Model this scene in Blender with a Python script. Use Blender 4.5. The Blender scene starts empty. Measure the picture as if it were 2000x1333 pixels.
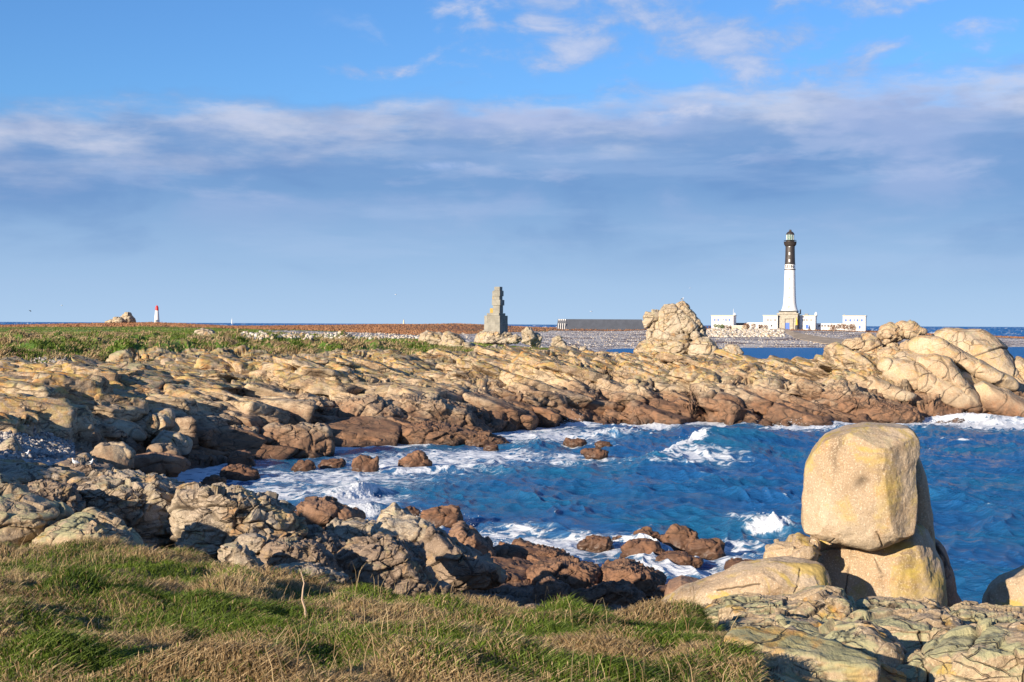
import bpy, math, random
import numpy as np
from math import radians, sin, cos, tan, atan2, pi, sqrt

# ------------------------------------------------------------------ camera, light, exposure
scene = bpy.context.scene
H = 8.0                    # camera height above the sea
F = 2000 * 50 / 36         # focal length in photo pixels
PITCH = math.atan(33.5 / F)
ROLL = 0.0050
SUN_AZ = radians(42)       # sun is behind the camera, this far round to the left
SUN_EL = radians(17)
SUN_DIR = np.array([-sin(SUN_AZ) * cos(SUN_EL), -cos(SUN_AZ) * cos(SUN_EL), sin(SUN_EL)])

from mathutils import Matrix, Vector
cF = np.array([0, cos(PITCH), -sin(PITCH)]); cR0 = np.array([1., 0, 0]); cU0 = np.array([0, sin(PITCH), cos(PITCH)])
cR = cR0 * cos(ROLL) + cU0 * sin(ROLL); cU = -cR0 * sin(ROLL) + cU0 * cos(ROLL)
cam = bpy.data.cameras.new('camera'); cam.lens = 50; cam.sensor_width = 36
cam.clip_start = 0.1; cam.clip_end = 60000
camo = bpy.data.objects.new('camera', cam); scene.collection.objects.link(camo)
m = Matrix(((cR[0], cU[0], -cF[0], 0), (cR[1], cU[1], -cF[1], 0), (cR[2], cU[2], -cF[2], H), (0, 0, 0, 1)))
camo.matrix_world = m
scene.camera = camo
scene.render.resolution_x = 1024; scene.render.resolution_y = 682
scene.view_settings.view_transform = 'Standard'
scene.view_settings.look = 'None'
scene.view_settings.exposure = 0.75
scene.view_settings.gamma = 1

sun = bpy.data.lights.new('sun', 'SUN'); sun.energy = 5.0; sun.angle = radians(0.5); sun.color = (1.0, 0.86, 0.68)
suno = bpy.data.objects.new('sun', sun); scene.collection.objects.link(suno)
suno.rotation_euler = Vector(SUN_DIR).to_track_quat('Z', 'Y').to_euler()

# ------------------------------------------------------------------ node helper
class NT:
    def __init__(s, tree): s.t = tree; s.n = tree.nodes; s.l = tree.links
    def node(s, typ, **kw):
        n = s.n.new(typ)
        for k, v in kw.items(): setattr(n, k, v)
        return n
    def put(s, sock, v):
        if v is None: return
        if isinstance(v, bpy.types.NodeSocket): s.l.new(v, sock)
        else:
            if sock.type == 'RGBA' and len(v) == 3: v = (*v, 1)
            sock.default_value = v
    def math(s, op, a, b=None, c=None, clamp=False):
        n = s.node('ShaderNodeMath', operation=op, use_clamp=clamp)
        s.put(n.inputs[0], a); s.put(n.inputs[1], b); s.put(n.inputs[2], c)
        return n.outputs[0]
    def vmath(s, op, a, b=None):
        n = s.node('ShaderNodeVectorMath', operation=op); s.put(n.inputs[0], a); s.put(n.inputs[1], b)
        return n.outputs[0]
    def comb(s, x, y, z):
        n = s.node('ShaderNodeCombineXYZ'); s.put(n.inputs[0], x); s.put(n.inputs[1], y); s.put(n.inputs[2], z); return n.outputs[0]
    def sep(s, v):
        n = s.node('ShaderNodeSeparateXYZ'); s.put(n.inputs[0], v); return n.outputs
    def noise(s, vec, scale, detail=4, rough=0.55, dist=0.0, typ='FBM'):
        n = s.node('ShaderNodeTexNoise'); n.noise_type = typ
        s.put(n.inputs['Vector'], vec); n.inputs['Scale'].default_value = scale; n.inputs['Detail'].default_value = detail
        n.inputs['Roughness'].default_value = rough; n.inputs['Distortion'].default_value = dist
        return n.outputs[0]
    def voro(s, vec, scale, feature='F1', out=0, rnd=1.0):
        n = s.node('ShaderNodeTexVoronoi', feature=feature); s.put(n.inputs['Vector'], vec); n.inputs['Scale'].default_value = scale
        n.inputs['Randomness'].default_value = rnd
        return n.outputs[out]
    def ramp(s, f, stops, interp='LINEAR'):
        n = s.node('ShaderNodeValToRGB'); s.put(n.inputs[0], f); e = n.color_ramp.elements; n.color_ramp.interpolation = interp
        while len(e) > 1: e.remove(e[-1])
        for i, (p, c) in enumerate(stops):
            if not hasattr(c, '__len__'): c = (c, c, c)
            el = e[0] if i == 0 else e.new(p)
            el.position = p; el.color = (*c, 1)
        return n.outputs[0]
    def sstep(s, f, a, b):
        n = s.node('ShaderNodeMapRange', interpolation_type='SMOOTHSTEP'); s.put(n.inputs[0], f)
        n.inputs[1].default_value = a; n.inputs[2].default_value = b
        return n.outputs[0]
    def mix(s, f, a, b, blend='MIX'):
        n = s.node('ShaderNodeMix', data_type='RGBA', blend_type=blend, clamp_factor=True)
        s.put(n.inputs[0], f); s.put(n.inputs[6], a); s.put(n.inputs[7], b); return n.outputs[2]
    def attr(s, name):
        n = s.node('ShaderNodeAttribute', attribute_name=name); return n.outputs['Fac']

# ------------------------------------------------------------------ sky
world = bpy.data.worlds.new('World'); scene.world = world; world.use_nodes = True
w = NT(world.node_tree); w.n.clear()
sky = w.node('ShaderNodeTexSky', sky_type='NISHITA', sun_disc=False)
sky.sun_elevation = SUN_EL; sky.sun_rotation = pi + SUN_AZ
sky.air_density = 1.0; sky.dust_density = 0.3; sky.ozone_density = 3.0
tc = w.node('ShaderNodeTexCoord').outputs['Generated']
dx, dy, dz = w.sep(tc)
az = w.math('ARCTAN2', dx, dy); el = w.math('ARCSINE', dz)
S = w.math('MULTIPLY', az, F / 1000); T = w.math('MULTIPLY', el, F / 1000)       # thousands of photo pixels
uv = w.comb(S, T, 0.0)
uvs = w.comb(w.math('MULTIPLY', S, 1.0), w.math('MULTIPLY', T, 3.2), 0.0)
uvl = w.comb(w.math('MULTIPLY', S, 1.0), w.math('MULTIPLY', T, 7.0), 3.0)
clear = w.mix(1.0, sky.outputs[0], (0.44, 0.68, 0.98), 'MULTIPLY')
K = 10.0 / 2 ** 0.75
def col(r, g, b): return tuple(K * ((c / 255) ** 2.2) for c in (r, g, b))
big = w.noise(uvs, 3.0, 6, 0.55)
fine = w.noise(uvs, 9.0, 8, 0.6)
streak = w.noise(uvl, 2.2, 6, 0.55)
upper = w.math('ADD', w.math('MULTIPLY', S, 0.035), 0.435)                          # upper edge of the bank
upper = w.math('ADD', upper, w.math('MULTIPLY', w.math('SUBTRACT', big, 0.5), 0.16))
upper = w.math('ADD', upper, w.math('MULTIPLY', w.math('SUBTRACT', fine, 0.5), 0.09))
dd = w.math('SUBTRACT', upper, T)
bank = w.sstep(dd, -0.03, 0.05)
body = w.ramp(w.math('MULTIPLY', T, 1.0 / 0.5), [(0.0, col(176, 206, 240)), (0.12, col(166, 197, 234)), (0.30, col(150, 183, 224)), (0.52, col(120, 158, 208)),
                        (0.75, col(122, 156, 206)), (1.0, col(130, 160, 208))])
roll = w.noise(w.comb(w.math('MULTIPLY', S, 1.0), w.math('MULTIPLY', T, 2.6), 11.0), 2.3, 7, 0.52, 0.25)
roll2 = w.noise(w.comb(w.math('MULTIPLY', S, 1.0), w.math('MULTIPLY', T, 4.0), 23.0), 4.2, 7, 0.55, 0.2)
# lavender white shelves under the upper edge, then rolls of shade and light down the deck
edge = w.math('MULTIPLY', w.sstep(dd, -0.02, 0.025), w.math('SUBTRACT', 1.0, w.sstep(w.math('ADD', dd, w.math('MULTIPLY', w.math('SUBTRACT', roll, 0.5), 0.30)), 0.03, 0.12)))
edge = w.math('MULTIPLY', edge, w.sstep(roll2, 0.30, 0.60))
body = w.mix(w.math('MULTIPLY', edge, 0.9), body, col(208, 212, 230))
zone = w.math('MULTIPLY', w.sstep(T, 0.13, 0.30), bank)
body = w.mix(w.math('MULTIPLY', w.math('MULTIPLY', w.sstep(roll, 0.50, 0.66), zone), 0.50), body, col(178, 190, 228))
body = w.mix(w.math('MULTIPLY', w.math('MULTIPLY', w.sstep(roll2, 0.52, 0.68), zone), 0.35), body, col(196, 204, 234))
dk = w.math('MULTIPLY', w.sstep(w.math('SUBTRACT', 1.0, roll), 0.50, 0.66), w.sstep(T, 0.05, 0.25))
body = w.mix(w.math('MULTIPLY', dk, 0.55), body, col(102, 140, 196))
st2 = w.math('MULTIPLY', w.sstep(streak, 0.50, 0.70), w.sstep(T, 0.02, 0.16))
body = w.mix(w.math('MULTIPLY', st2, 0.28), body, col(176, 198, 234))
# left edge of the bank breaks up
base_sky = w.mix(w.math('MULTIPLY', bank, 0.94), clear, body)
# puffs high on the right
def gauss(cx, cy, rx, ry):
    a = w.math('DIVIDE', w.math('SUBTRACT', S, cx), rx); b = w.math('DIVIDE', w.math('SUBTRACT', T, cy), ry)
    r2 = w.math('ADD', w.math('MULTIPLY', a, a), w.math('MULTIPLY', b, b))
    return w.math('POWER', 2.718, w.math('MULTIPLY', r2, -1.0))
g = gauss(0.36, 0.55, 0.50, 0.13)
for a in ((0.06, 0.615, 0.15, 0.07), (0.22, 0.60, 0.19, 0.08), (-0.33, 0.485, 0.17, 0.018), (-0.14, 0.305, 0.06, 0.010), (0.62, 0.49, 0.20, 0.03), (-0.05, 0.575, 0.03, 0.018)):
    g = w.math('MAXIMUM', g, gauss(*a))
puf = w.noise(w.comb(S, w.math('MULTIPLY', T, 1.9), 7.0), 6.0, 9, 0.58, 0.2)
pm = w.math('MULTIPLY', w.sstep(g, 0.08, 0.35), w.sstep(w.math('ADD', puf, w.math('MULTIPLY', w.math('SUBTRACT', g, 1.0), 0.17)), 0.37, 0.57))
pc = w.mix(w.sstep(puf, 0.45, 0.75), col(150, 180, 230), col(208, 214, 236))
base_sky = w.mix(w.math('MULTIPLY', pm, 0.85), base_sky, pc)
bg = w.node('ShaderNodeBackground'); bg.inputs[1].default_value = 0.1
w.l.new(base_sky, bg.inputs[0])
wo = w.node('ShaderNodeOutputWorld'); w.l.new(bg.outputs[0], wo.inputs[0])

# ------------------------------------------------------------------ geometry helpers
def hor(px): return 633 + (px - 1000) * ROLL
def P(px, py, D):
    d = cF + cR * (px - 1000) / F + cU * (666.5 - py) / F
    return np.array([0, 0, H]) + d * (D / d[1])
def Zp(px, py, D): return P(px, py, D)[2]
def Dw(px, py, z=0.0): return (H - z) * F / max(1.0, py - hor(px))

rng = np.random.default_rng(7)
PERM = rng.permutation(256).astype(np.int32); PERM = np.concatenate([PERM, PERM])
GR = rng.normal(size=(256, 3)).astype(np.float32); GR /= np.linalg.norm(GR, axis=1)[:, None]
RT = rng.random((256, 3)).astype(np.float32)
RT2 = rng.random((256, 4)).astype(np.float32)

def hsh(ix, iy, iz, seed=0):
    return PERM[PERM[PERM[(ix + seed * 17) & 255] + (iy & 255)] + (iz & 255)]

def perlin(p, seed=0):
    p = p.astype(np.float32); i = np.floor(p).astype(np.int32); f = p - i
    u = f * f * f * (f * (f * 6 - 15) + 10)
    out = np.zeros(len(p), np.float32)
    for a in (0, 1):
        wa = u[:, 0] if a else 1 - u[:, 0]
        for b in (0, 1):
            wb = wa * (u[:, 1] if b else 1 - u[:, 1])
            for c in (0, 1):
                wc = wb * (u[:, 2] if c else 1 - u[:, 2])
                g = GR[hsh(i[:, 0] + a, i[:, 1] + b, i[:, 2] + c, seed)]
                out += wc * (g[:, 0] * (f[:, 0] - a) + g[:, 1] * (f[:, 1] - b) + g[:, 2] * (f[:, 2] - c))
    return out * 1.5

def fbm(p, oct=4, seed=0, gain=0.5):
    o = np.zeros(len(p), np.float32); a = 1.0; s = 1.0
    for k in range(oct):
        o += a * perlin(p * s + k * 13.7, seed + k); a *= gain; s *= 2.03
    return o

def voro(p, seed=0):
    """cell distance F1, F2-F1, hash id and offset vector"""
    p = p.astype(np.float32); i = np.floor(p).astype(np.int32); f = p - i
    n = len(p); d1 = np.full(n, 9e9, np.float32); d2 = d1.copy(); idd = np.zeros(n, np.int32)
    off = np.zeros((n, 3), np.float32)
    for a in (-1, 0, 1):
        for b in (-1, 0, 1):
            for c in (-1, 0, 1):
                h = hsh(i[:, 0] + a, i[:, 1] + b, i[:, 2] + c, seed)
                v = f - RT[h]; v[:, 0] -= a; v[:, 1] -= b; v[:, 2] -= c
                d = np.einsum('ij,ij->i', v, v)
                nw = d < d1
                d2 = np.where(nw, d1, np.minimum(d2, d))
                d1 = np.where(nw, d, d1); idd = np.where(nw, h, idd)
                off[nw] = v[nw]
    d1 = np.sqrt(d1); d2 = np.sqrt(d2)
    return d1, d2 - d1, idd, off

def sst(x, a, b):
    t = np.clip((x - a) / (b - a), 0, 1); return t * t * (3 - 2 * t)

def rotm(ax, ay, az_):
    from mathutils import Euler
    return np.array(Euler((ax, ay, az_)).to_matrix())

def rock_disp(p, s=1.0, seed=0, dip=0.0, aniso=(1.7, 1.3, 0.75), tilt=0.45, pill=0.25, crack=1.0, levels=(3.2, 1.15, 0.42), warp=0.13, amp=(0.5, 0.42, 0.32), bed=0.9, bedamp=0.28, rough=0.07, sub=(0, 1), lev0=0):
    """displacement along the normal and crack mask for jointed, bedded granite; s = size scale"""
    R = rotm(0.12, dip, 0.4)
    q = (p @ R.T)
    wv = np.stack([fbm(p / (2.6 * s) + 31 * k, 3, seed + k) for k in (1, 2, 3)], 1)
    disp = np.zeros(len(p), np.float32); ck = np.zeros(len(p), np.float32)
    an = np.array(aniso, np.float32); rbed = 0.0
    for k, L in enumerate(levels):
        L = L * s
        qq = (q + wv * warp * L) / (an * L)
        d1, e, idd, off = voro(qq, seed + 5 * k)
        r = RT2[idd]
        if k == 0: rbed = r[:, 3]
        a = amp[k] * L
        disp += a * 0.40 * (r[:, 0] - 0.5) + (tilt * (0.45, 0.8, 0.9, 0.9)[k + lev0] * L) * ((r[:, 1] - 0.5) * an[0] * off[:, 0] + (r[:, 2] - 0.5) * an[1] * off[:, 1] + (r[:, 3] - 0.5) * an[2] * off[:, 2])
        disp += a * pill * (1 - np.exp(-e * 11)) * 0.45
        wdt = 0.022 + 0.012 * k
        c = np.exp(-(e / wdt) ** 2) * sst(r[:, 0], 0.15, 0.6)
        disp -= c * 0.13 * min(L, 1.2) * crack
        ck = np.maximum(ck, c * (1.0, 0.85, 0.6)[k] * min(1, crack))
    if bedamp > 0:
        for kb, (Lb, ab) in enumerate(((bed * s, bedamp), (bed * 0.37 * s, bedamp * 0.4))):
            if kb not in sub: continue
            t = q[:, 2] / Lb + 0.9 * wv[:, 0] + rbed * 0.9 + 0.25 * wv[:, 1]
            i = np.floor(t); f = (t - i).astype(np.float32)
            ri = RT2[(i.astype(np.int32) * 37 + kb * 11) & 255, 0]
            prof = np.where(f < 0.86, f / 0.86, (1 - f) / 0.14)
            disp += ab * Lb * (0.35 + ri) * (prof - 0.5)
            ck = np.maximum(ck, np.exp(-((f - 0.985) / 0.03) ** 2) * sst(ri, 0.3, 0.7) * 0.8 * min(1, crack))
    disp += rough * s * (fbm(p / (0.8 * s), 5, seed + 3, 0.55) + 0.6 * np.abs(fbm(p / (0.45 * s) + 5, 3, seed + 4)))
    return disp, np.clip(ck, 0, 1)

def link(o): scene.collection.objects.link(o); return o

def mesh_np(name, V, Q, mat=None, smooth=True, attrs=None, parent=None, origin=None, slot=None, mats=None):
    me = bpy.data.meshes.new(name)
    V = np.asarray(V, np.float64)
    if origin is not None: V = V - np.array(origin)
    V = V.astype(np.float32)
    Q = np.asarray(Q, np.int32); k = Q.shape[1]
    me.vertices.add(len(V)); me.vertices.foreach_set('co', V.ravel())
    me.loops.add(Q.size); me.loops.foreach_set('vertex_index', Q.ravel())
    me.polygons.add(len(Q)); me.polygons.foreach_set('loop_start', np.arange(0, Q.size, k, dtype=np.int32))
    try: me.polygons.foreach_set('loop_total', np.full(len(Q), k, np.int32))
    except Exception: pass
    me.polygons.foreach_set('use_smooth', np.full(len(Q), smooth))
    if attrs:
        for an, av in attrs.items():
            a = me.attributes.new(an, 'FLOAT', 'POINT'); a.data.foreach_set('value', np.asarray(av, np.float32).ravel())
    if mat is not None: me.materials.append(mat)
    if mats:
        for mm in mats: me.materials.append(mm)
        if slot is not None: me.polygons.foreach_set('material_index', np.asarray(slot, np.int32))
    me.update(calc_edges=True); me.validate()
    o = bpy.data.objects.new(name, me); link(o)
    if origin is not None: o.location = origin
    if parent is not None:
        o.parent = parent; o.location = Vector(origin if origin is not None else (0, 0, 0)) - parent.location
    return o

def tag(o, label=None, cat=None, group=None, kind=None):
    if label: o['label'] = label
    if cat: o['category'] = cat
    if group: o['group'] = group
    if kind: o['kind'] = kind
    return o

def empty(name, loc, label, cat, group=None):
    o = bpy.data.objects.new(name, None); link(o); o.location = loc; o.empty_display_size = 0.3
    return tag(o, label, cat, group)

class MB:
    """collects simple solids, built as one mesh"""
    def __init__(s): s.v = []; s.f = []
    def add(s, vs, fs):
        b = len(s.v); s.v += [tuple(map(float, x)) for x in vs]; s.f += [tuple(b + i for i in f) for f in fs]; return s
    def box(s, x0, x1, y0, y1, z0, z1):
        return s.add([(x0, y0, z0), (x1, y0, z0), (x1, y1, z0), (x0, y1, z0), (x0, y0, z1), (x1, y0, z1), (x1, y1, z1), (x0, y1, z1)],
                     [(0, 3, 2, 1), (4, 5, 6, 7), (0, 1, 5, 4), (1, 2, 6, 5), (2, 3, 7, 6), (3, 0, 4, 7)])
    def lathe(s, cx, cy, prof, n=32, caps=True):
        vs = []; fs = []
        for r, z in prof:
            for k in range(n): a = 2 * pi * k / n; vs.append((cx + r * cos(a), cy + r * sin(a), z))
        for j in range(len(prof) - 1):
            for k in range(n):
                k2 = (k + 1) % n; fs.append((j * n + k, j * n + k2, (j + 1) * n + k2, (j + 1) * n + k))
        if caps: fs.append(tuple(range(n))[::-1]); fs.append(tuple((len(prof) - 1) * n + k for k in range(n)))
        return s.add(vs, fs)
    def tube(s, p0, p1, r0, r1=None, n=8):
        r1 = r0 if r1 is None else r1
        p0 = Vector(p0); p1 = Vector(p1); d = (p1 - p0).normalized(); a = d.orthogonal().normalized(); b = d.cross(a)
        vs = []
        for p, r in ((p0, r0), (p1, r1)):
            for k in range(n): t = 2 * pi * k / n; vs.append(p + a * (r * cos(t)) + b * (r * sin(t)))
        fs = [(k, (k + 1) % n, n + (k + 1) % n, n + k) for k in range(n)] + [tuple(range(n))[::-1], tuple(n + k for k in range(n))]
        return s.add(vs, fs)
    def build(s, name, mat, parent=None, origin=None, smooth=False, bevel=0):
        me = bpy.data.meshes.new(name)
        o3 = Vector(origin) if origin is not None else (parent.location if parent is not None else Vector((0, 0, 0)))
        me.from_pydata([tuple(Vector(v) - o3) for v in s.v], [], s.f); me.materials.append(mat)
        if smooth: me.polygons.foreach_set('use_smooth', [True] * len(me.polygons))
        me.update()
        o = bpy.data.objects.new(name, me); link(o)
        if parent is not None: o.parent = parent; o.location = o3 - parent_world(parent)
        else: o.location = o3
        if bevel:
            md = o.modifiers.new('bevel', 'BEVEL'); md.width = bevel; md.segments = 2; md.limit_method = 'ANGLE'
        return o
def parent_world(p):
    v = p.location.copy()
    while p.parent: p = p.parent; v += p.location
    return v

def BANK(x, y):
    """grassy ridge rising left of the view, and a hummock nearer the viewpoint; they shade the near rocks"""
    x = np.asarray(x, float); y = np.asarray(y, float); cl = np.interp(y, [6, 12, 20, 38, 52, 60], [-15, -16.5, -21, -31, -40, -46])
    top = np.interp(y, [8, 12, 18, 26, 38, 50, 58], [0, 2.9, 4.0, 4.3, 4.7, 4.3, 0]) + 0.5 * np.sin(y * .9) + .35 * np.sin(y * 2.3 + 1)
    r = np.maximum(top, 0) * np.exp(-((x - cl) / 3.4) ** 4)
    r += 2.2 * np.exp(-(((x + 9.5) / 1.7) ** 2 + ((y - 3.2) / 1.5) ** 2)) + 1.9 * np.exp(-(((x + 6.2) / 1.2) ** 2 + ((y - .2) / 1.1) ** 2))
    return r

# ------------------------------------------------------------------ materials
def new_mat(name):
    mt = bpy.data.materials.new(name); mt.use_nodes = True; t = NT(mt.node_tree); t.n.clear()
    out = t.node('ShaderNodeOutputMaterial'); b = t.node('ShaderNodeBsdfPrincipled'); t.l.new(b.outputs[0], out.inputs[0])
    return mt, t, b

def plain(name, c, rough=0.7, var=0.12, scale=2.0, metal=0, bump=0.0):
    mt, t, b = new_mat(name); co = t.node('ShaderNodeTexCoord').outputs['Object']
    n = t.noise(co, scale, 5, 0.6)
    cc = t.mix(t.math('MULTIPLY', t.sstep(n, 0.35, 0.7), 1.0), tuple(x * (1 - var) for x in c), tuple(min(1, x * (1 + var)) for x in c))
    t.put(b.inputs['Base Color'], cc); b.inputs['Roughness'].default_value = rough; b.inputs['Metallic'].default_value = metal
    if bump:
        bp = t.node('ShaderNodeBump'); bp.inputs['Strength'].default_value = bump; t.l.new(n, bp.inputs['Height']); t.l.new(bp.outputs[0], b.inputs['Normal'])
    return mt

def granite_nodes(t, pos, c1, c2, c3, lichen=0.5, green=0.3, red_z=1.6, grain=26.0, stain=0.5, orange=0.5, yellow=False, joints=0.0, jw=0.035):
    """returns (colour, height) for jointed granite; world height drives the tidal staining"""
    wz = t.sep(t.node('ShaderNodeNewGeometry').outputs['Position'])[2]
    nz = t.sep(t.node('ShaderNodeNewGeometry').outputs['Normal'])[2]
    n1 = t.noise(pos, 0.33, 6, 0.6, 0.4); n2 = t.noise(pos, 1.5, 7, 0.62, 0.6); n3 = t.noise(pos, grain, 3, 0.7)
    c = t.mix(t.sstep(n1, 0.36, 0.62), c1, c2)
    c = t.mix(t.math('MULTIPLY', t.sstep(n2, 0.50, 0.74), 0.7), c, c3)
    sv = t.comb(t.sep(pos)[0], t.sep(pos)[1], t.math('MULTIPLY', t.sep(pos)[2], 0.25))
    c = t.mix(t.math('MULTIPLY', t.sstep(t.noise(sv, 2.4, 6, 0.65), 0.53, 0.72), stain), c, tuple(x * 0.42 for x in c1))
    # crystals
    c = t.mix(t.math('MULTIPLY', t.sstep(n3, 0.52, 0.68), 0.60), c, tuple(min(.75, 1.55 * x + .05) for x in c2))
    c = t.mix(t.math('MULTIPLY', t.sstep(t.noise(pos, grain * 1.4, 2, 0.7), 0.56, 0.68), 0.6), c, (0.11, 0.08, 0.06))
    # tide zone: red brown algae stained rock
    zz = t.math('ADD', wz, t.math('MULTIPLY', t.math('SUBTRACT', n1, 0.5), 3.2))
    tide = t.math('SUBTRACT', 1.0, t.sstep(zz, red_z - 0.9, red_z + 1.0))
    rb = t.mix(t.sstep(n2, 0.4, 0.62), (0.125, 0.062, 0.036), (0.235, 0.115, 0.060))
    c = t.mix(t.math('MULTIPLY', tide, 0.86), c, rb)
    wetb = t.math('SUBTRACT', 1.0, t.sstep(t.math('ADD', wz, t.math('MULTIPLY', n2, 0.5)), 0.25, 0.75))
    c = t.mix(t.math('MULTIPLY', wetb, 0.75), c, (0.050, 0.028, 0.018))
    # fine joints: thin dark fissures in two sizes, kept to patches
    jm = None
    if joints:
        rt_ = t.node('ShaderNodeMapping'); rt_.inputs['Rotation'].default_value = (0.2, 0.45, 0.3); rt_.inputs['Scale'].default_value = (0.6, 0.75, 1.5)
        wn = t.node('ShaderNodeTexNoise'); t.put(wn.inputs['Vector'], pos); wn.inputs['Scale'].default_value = joints * 1.2; wn.inputs['Detail'].default_value = 4
        wsc = t.node('ShaderNodeVectorMath', operation='SCALE'); t.l.new(wn.outputs[1], wsc.inputs[0]); wsc.inputs['Scale'].default_value = 0.45 / joints
        t.put(rt_.inputs['Vector'], t.vmath('ADD', pos, wsc.outputs[0])); jp = rt_.outputs[0]
        for js_, jw_, seed_ in ((joints, jw, 0.0), (joints * 2.7, jw * 1.5, 31.0)):
            dj = t.voro(t.vmath('ADD', jp, (seed_, 0.0, 0.0)), js_, 'DISTANCE_TO_EDGE')
            ln = t.math('MULTIPLY', t.math('SUBTRACT', 1.0, t.sstep(dj, jw_ * .25, jw_)), t.sstep(t.noise(t.vmath('ADD', pos, (seed_, 5.0, 0.0)), joints * .8, 3, .6), 0.44 if seed_ == 0 else .50, 0.60))
            jm = ln if jm is None else t.math('MAXIMUM', jm, t.math('MULTIPLY', ln, .8))
    # lichens on the upper rock
    up = t.math('MULTIPLY', t.sstep(nz, 0.0, 0.75), t.sstep(zz, red_z + 0.3, red_z + 2.0))
    lm = t.sstep(t.noise(pos, 0.85, 8, 0.66, 0.8), 0.54 - 0.10 * orange, 0.62 - 0.10 * orange)
    lm = t.math('MULTIPLY', t.math('MULTIPLY', lm, t.sstep(zz, red_z + 0.3, red_z + 2.2)), t.sstep(nz, -0.3, 0.5))
    c = t.mix(t.math('MULTIPLY', lm, 0.85 * lichen), c, t.mix(t.sstep(n2, 0.42, 0.6), (0.46, 0.32, 0.055), (0.46, 0.34, 0.05) if yellow else (0.50, 0.21, 0.02)))
    gm = t.sstep(t.noise(t.vmath('ADD', pos, (17.0, 3.0, 5.0)), 1.1, 8, 0.7, 0.6), 0.57 - 0.16 * green, 0.65 - 0.14 * green)
    c = t.mix(t.math('MULTIPLY', t.math('MULTIPLY', gm, up), min(1, 0.25 + green)), c, t.mix(t.sstep(n2, .4, .6), (0.30, 0.30, 0.165), (0.40, 0.37, 0.20)))
    h = t.math('ADD', t.math('MULTIPLY', n2, 0.6), t.math('MULTIPLY', n3, 0.12))
    h = t.math('ADD', h, t.math('MULTIPLY', t.noise(pos, 6.0, 6, 0.7), 0.35))
    if jm is not None:
        c = t.mix(t.math('MULTIPLY', jm, 0.78), c, (0.055, 0.038, 0.028)); h = t.math('SUBTRACT', h, t.math('MULTIPLY', jm, 0.8))
    return c, h, wetb, gm

def granite(name, c1=(0.40, 0.295, 0.185), c2=(0.49, 0.395, 0.27), c3=(0.29, 0.20, 0.13), bump=0.55, bd=0.12, coords='Object', **kw):
    mt, t, b = new_mat(name)
    pos = t.node('ShaderNodeTexCoord').outputs['Object']
    c, h, wet, gm = granite_nodes(t, pos, c1, c2, c3, **kw)
    ck = t.attr('crack')
    c = t.mix(t.math('MULTIPLY', ck, 0.8), c, (0.045, 0.033, 0.025))
    t.put(b.inputs['Base Color'], c)
    t.put(b.inputs['Roughness'], t.math('SUBTRACT', 0.88, t.math('MULTIPLY', wet, 0.5)))
    b.inputs['Specular IOR Level'].default_value = 0.3
    bp = t.node('ShaderNodeBump'); bp.inputs['Strength'].default_value = bump; bp.inputs['Distance'].default_value = bd
    t.l.new(h, bp.inputs['Height']); t.l.new(bp.outputs[0], b.inputs['Normal'])
    return mt

M = {}
M['granite'] = granite('granite', joints=0.8, jw=0.045)
M['granite_shore'] = granite('granite_shore', c1=(0.385, 0.262, 0.16), c2=(0.50, 0.385, 0.255), c3=(0.29, 0.175, 0.105), bump=0.6, bd=0.12, grain=12.0, red_z=2.1, lichen=.75, orange=0.8, green=0.45, stain=0.75, joints=0.75, jw=0.05)
M['granite_pale'] = granite('granite_pale', joints=0.6, jw=0.04, c1=(0.40, 0.31, 0.21), c2=(0.50, 0.42, 0.31), c3=(0.33, 0.24, 0.16), green=0.15, orange=0.3)
M['granite_hero'] = granite('granite_golden', c1=(0.36, 0.255, 0.155), c2=(0.46, 0.365, 0.255), c3=(0.37, 0.20, 0.08), bump=0.9, bd=0.035, grain=34.0, lichen=0.8, green=0.0, red_z=-4, stain=0.8, orange=0.6, yellow=True)
M['granite_lichen'] = granite('granite_lichen', c1=(0.36, 0.26, 0.155), c2=(0.46, 0.36, 0.24), c3=(0.30, 0.19, 0.11), bump=0.9, bd=0.07, grain=40.0, lichen=0.85, green=0.60, red_z=-3, orange=0.40, stain=0.6, joints=1.6, jw=0.02)
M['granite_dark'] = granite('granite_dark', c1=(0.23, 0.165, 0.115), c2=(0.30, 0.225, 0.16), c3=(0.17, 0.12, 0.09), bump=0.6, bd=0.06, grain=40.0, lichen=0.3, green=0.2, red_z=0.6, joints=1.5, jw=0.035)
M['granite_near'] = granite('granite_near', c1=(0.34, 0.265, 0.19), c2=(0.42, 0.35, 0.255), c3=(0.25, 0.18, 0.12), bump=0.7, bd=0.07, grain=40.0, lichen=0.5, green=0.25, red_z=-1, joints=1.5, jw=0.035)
M['granite_sea'] = granite('granite_sea', c1=(0.26, 0.15, 0.09), c2=(0.34, 0.21, 0.13), c3=(0.19, 0.10, 0.06), bump=0.5, bd=0.08, lichen=0.0, green=0.0, red_z=1.2, joints=1.0, jw=0.035)
M['granite_head'] = granite('granite_headland', c1=(0.42, 0.295, 0.18), c2=(0.50, 0.385, 0.255), c3=(0.33, 0.19, 0.10), bump=0.6, bd=0.18, lichen=0.4, green=0.15, red_z=1.5, grain=14.0, stain=0.65, joints=0.22, jw=0.012)
M['white'] = plain('whitewash', (0.78, 0.76, 0.72), 0.7, 0.05, 0.6)
M['black'] = plain('black_paint', (0.045, 0.035, 0.03), 0.5, 0.25, 0.5)
M['dark'] = plain('dark_opening', (0.05, 0.05, 0.055), 0.4, 0.1)
M['blue'] = plain('blue_shutter', (0.06, 0.15, 0.52), 0.5, 0.1)
M['stone'] = plain('dressed_stone', (0.40, 0.36, 0.29), 0.85, 0.2, 1.2, bump=0.2)
M['slate'] = plain('grey_roofing', (0.062, 0.070, 0.088), 0.6, 0.12, 0.4)
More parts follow.
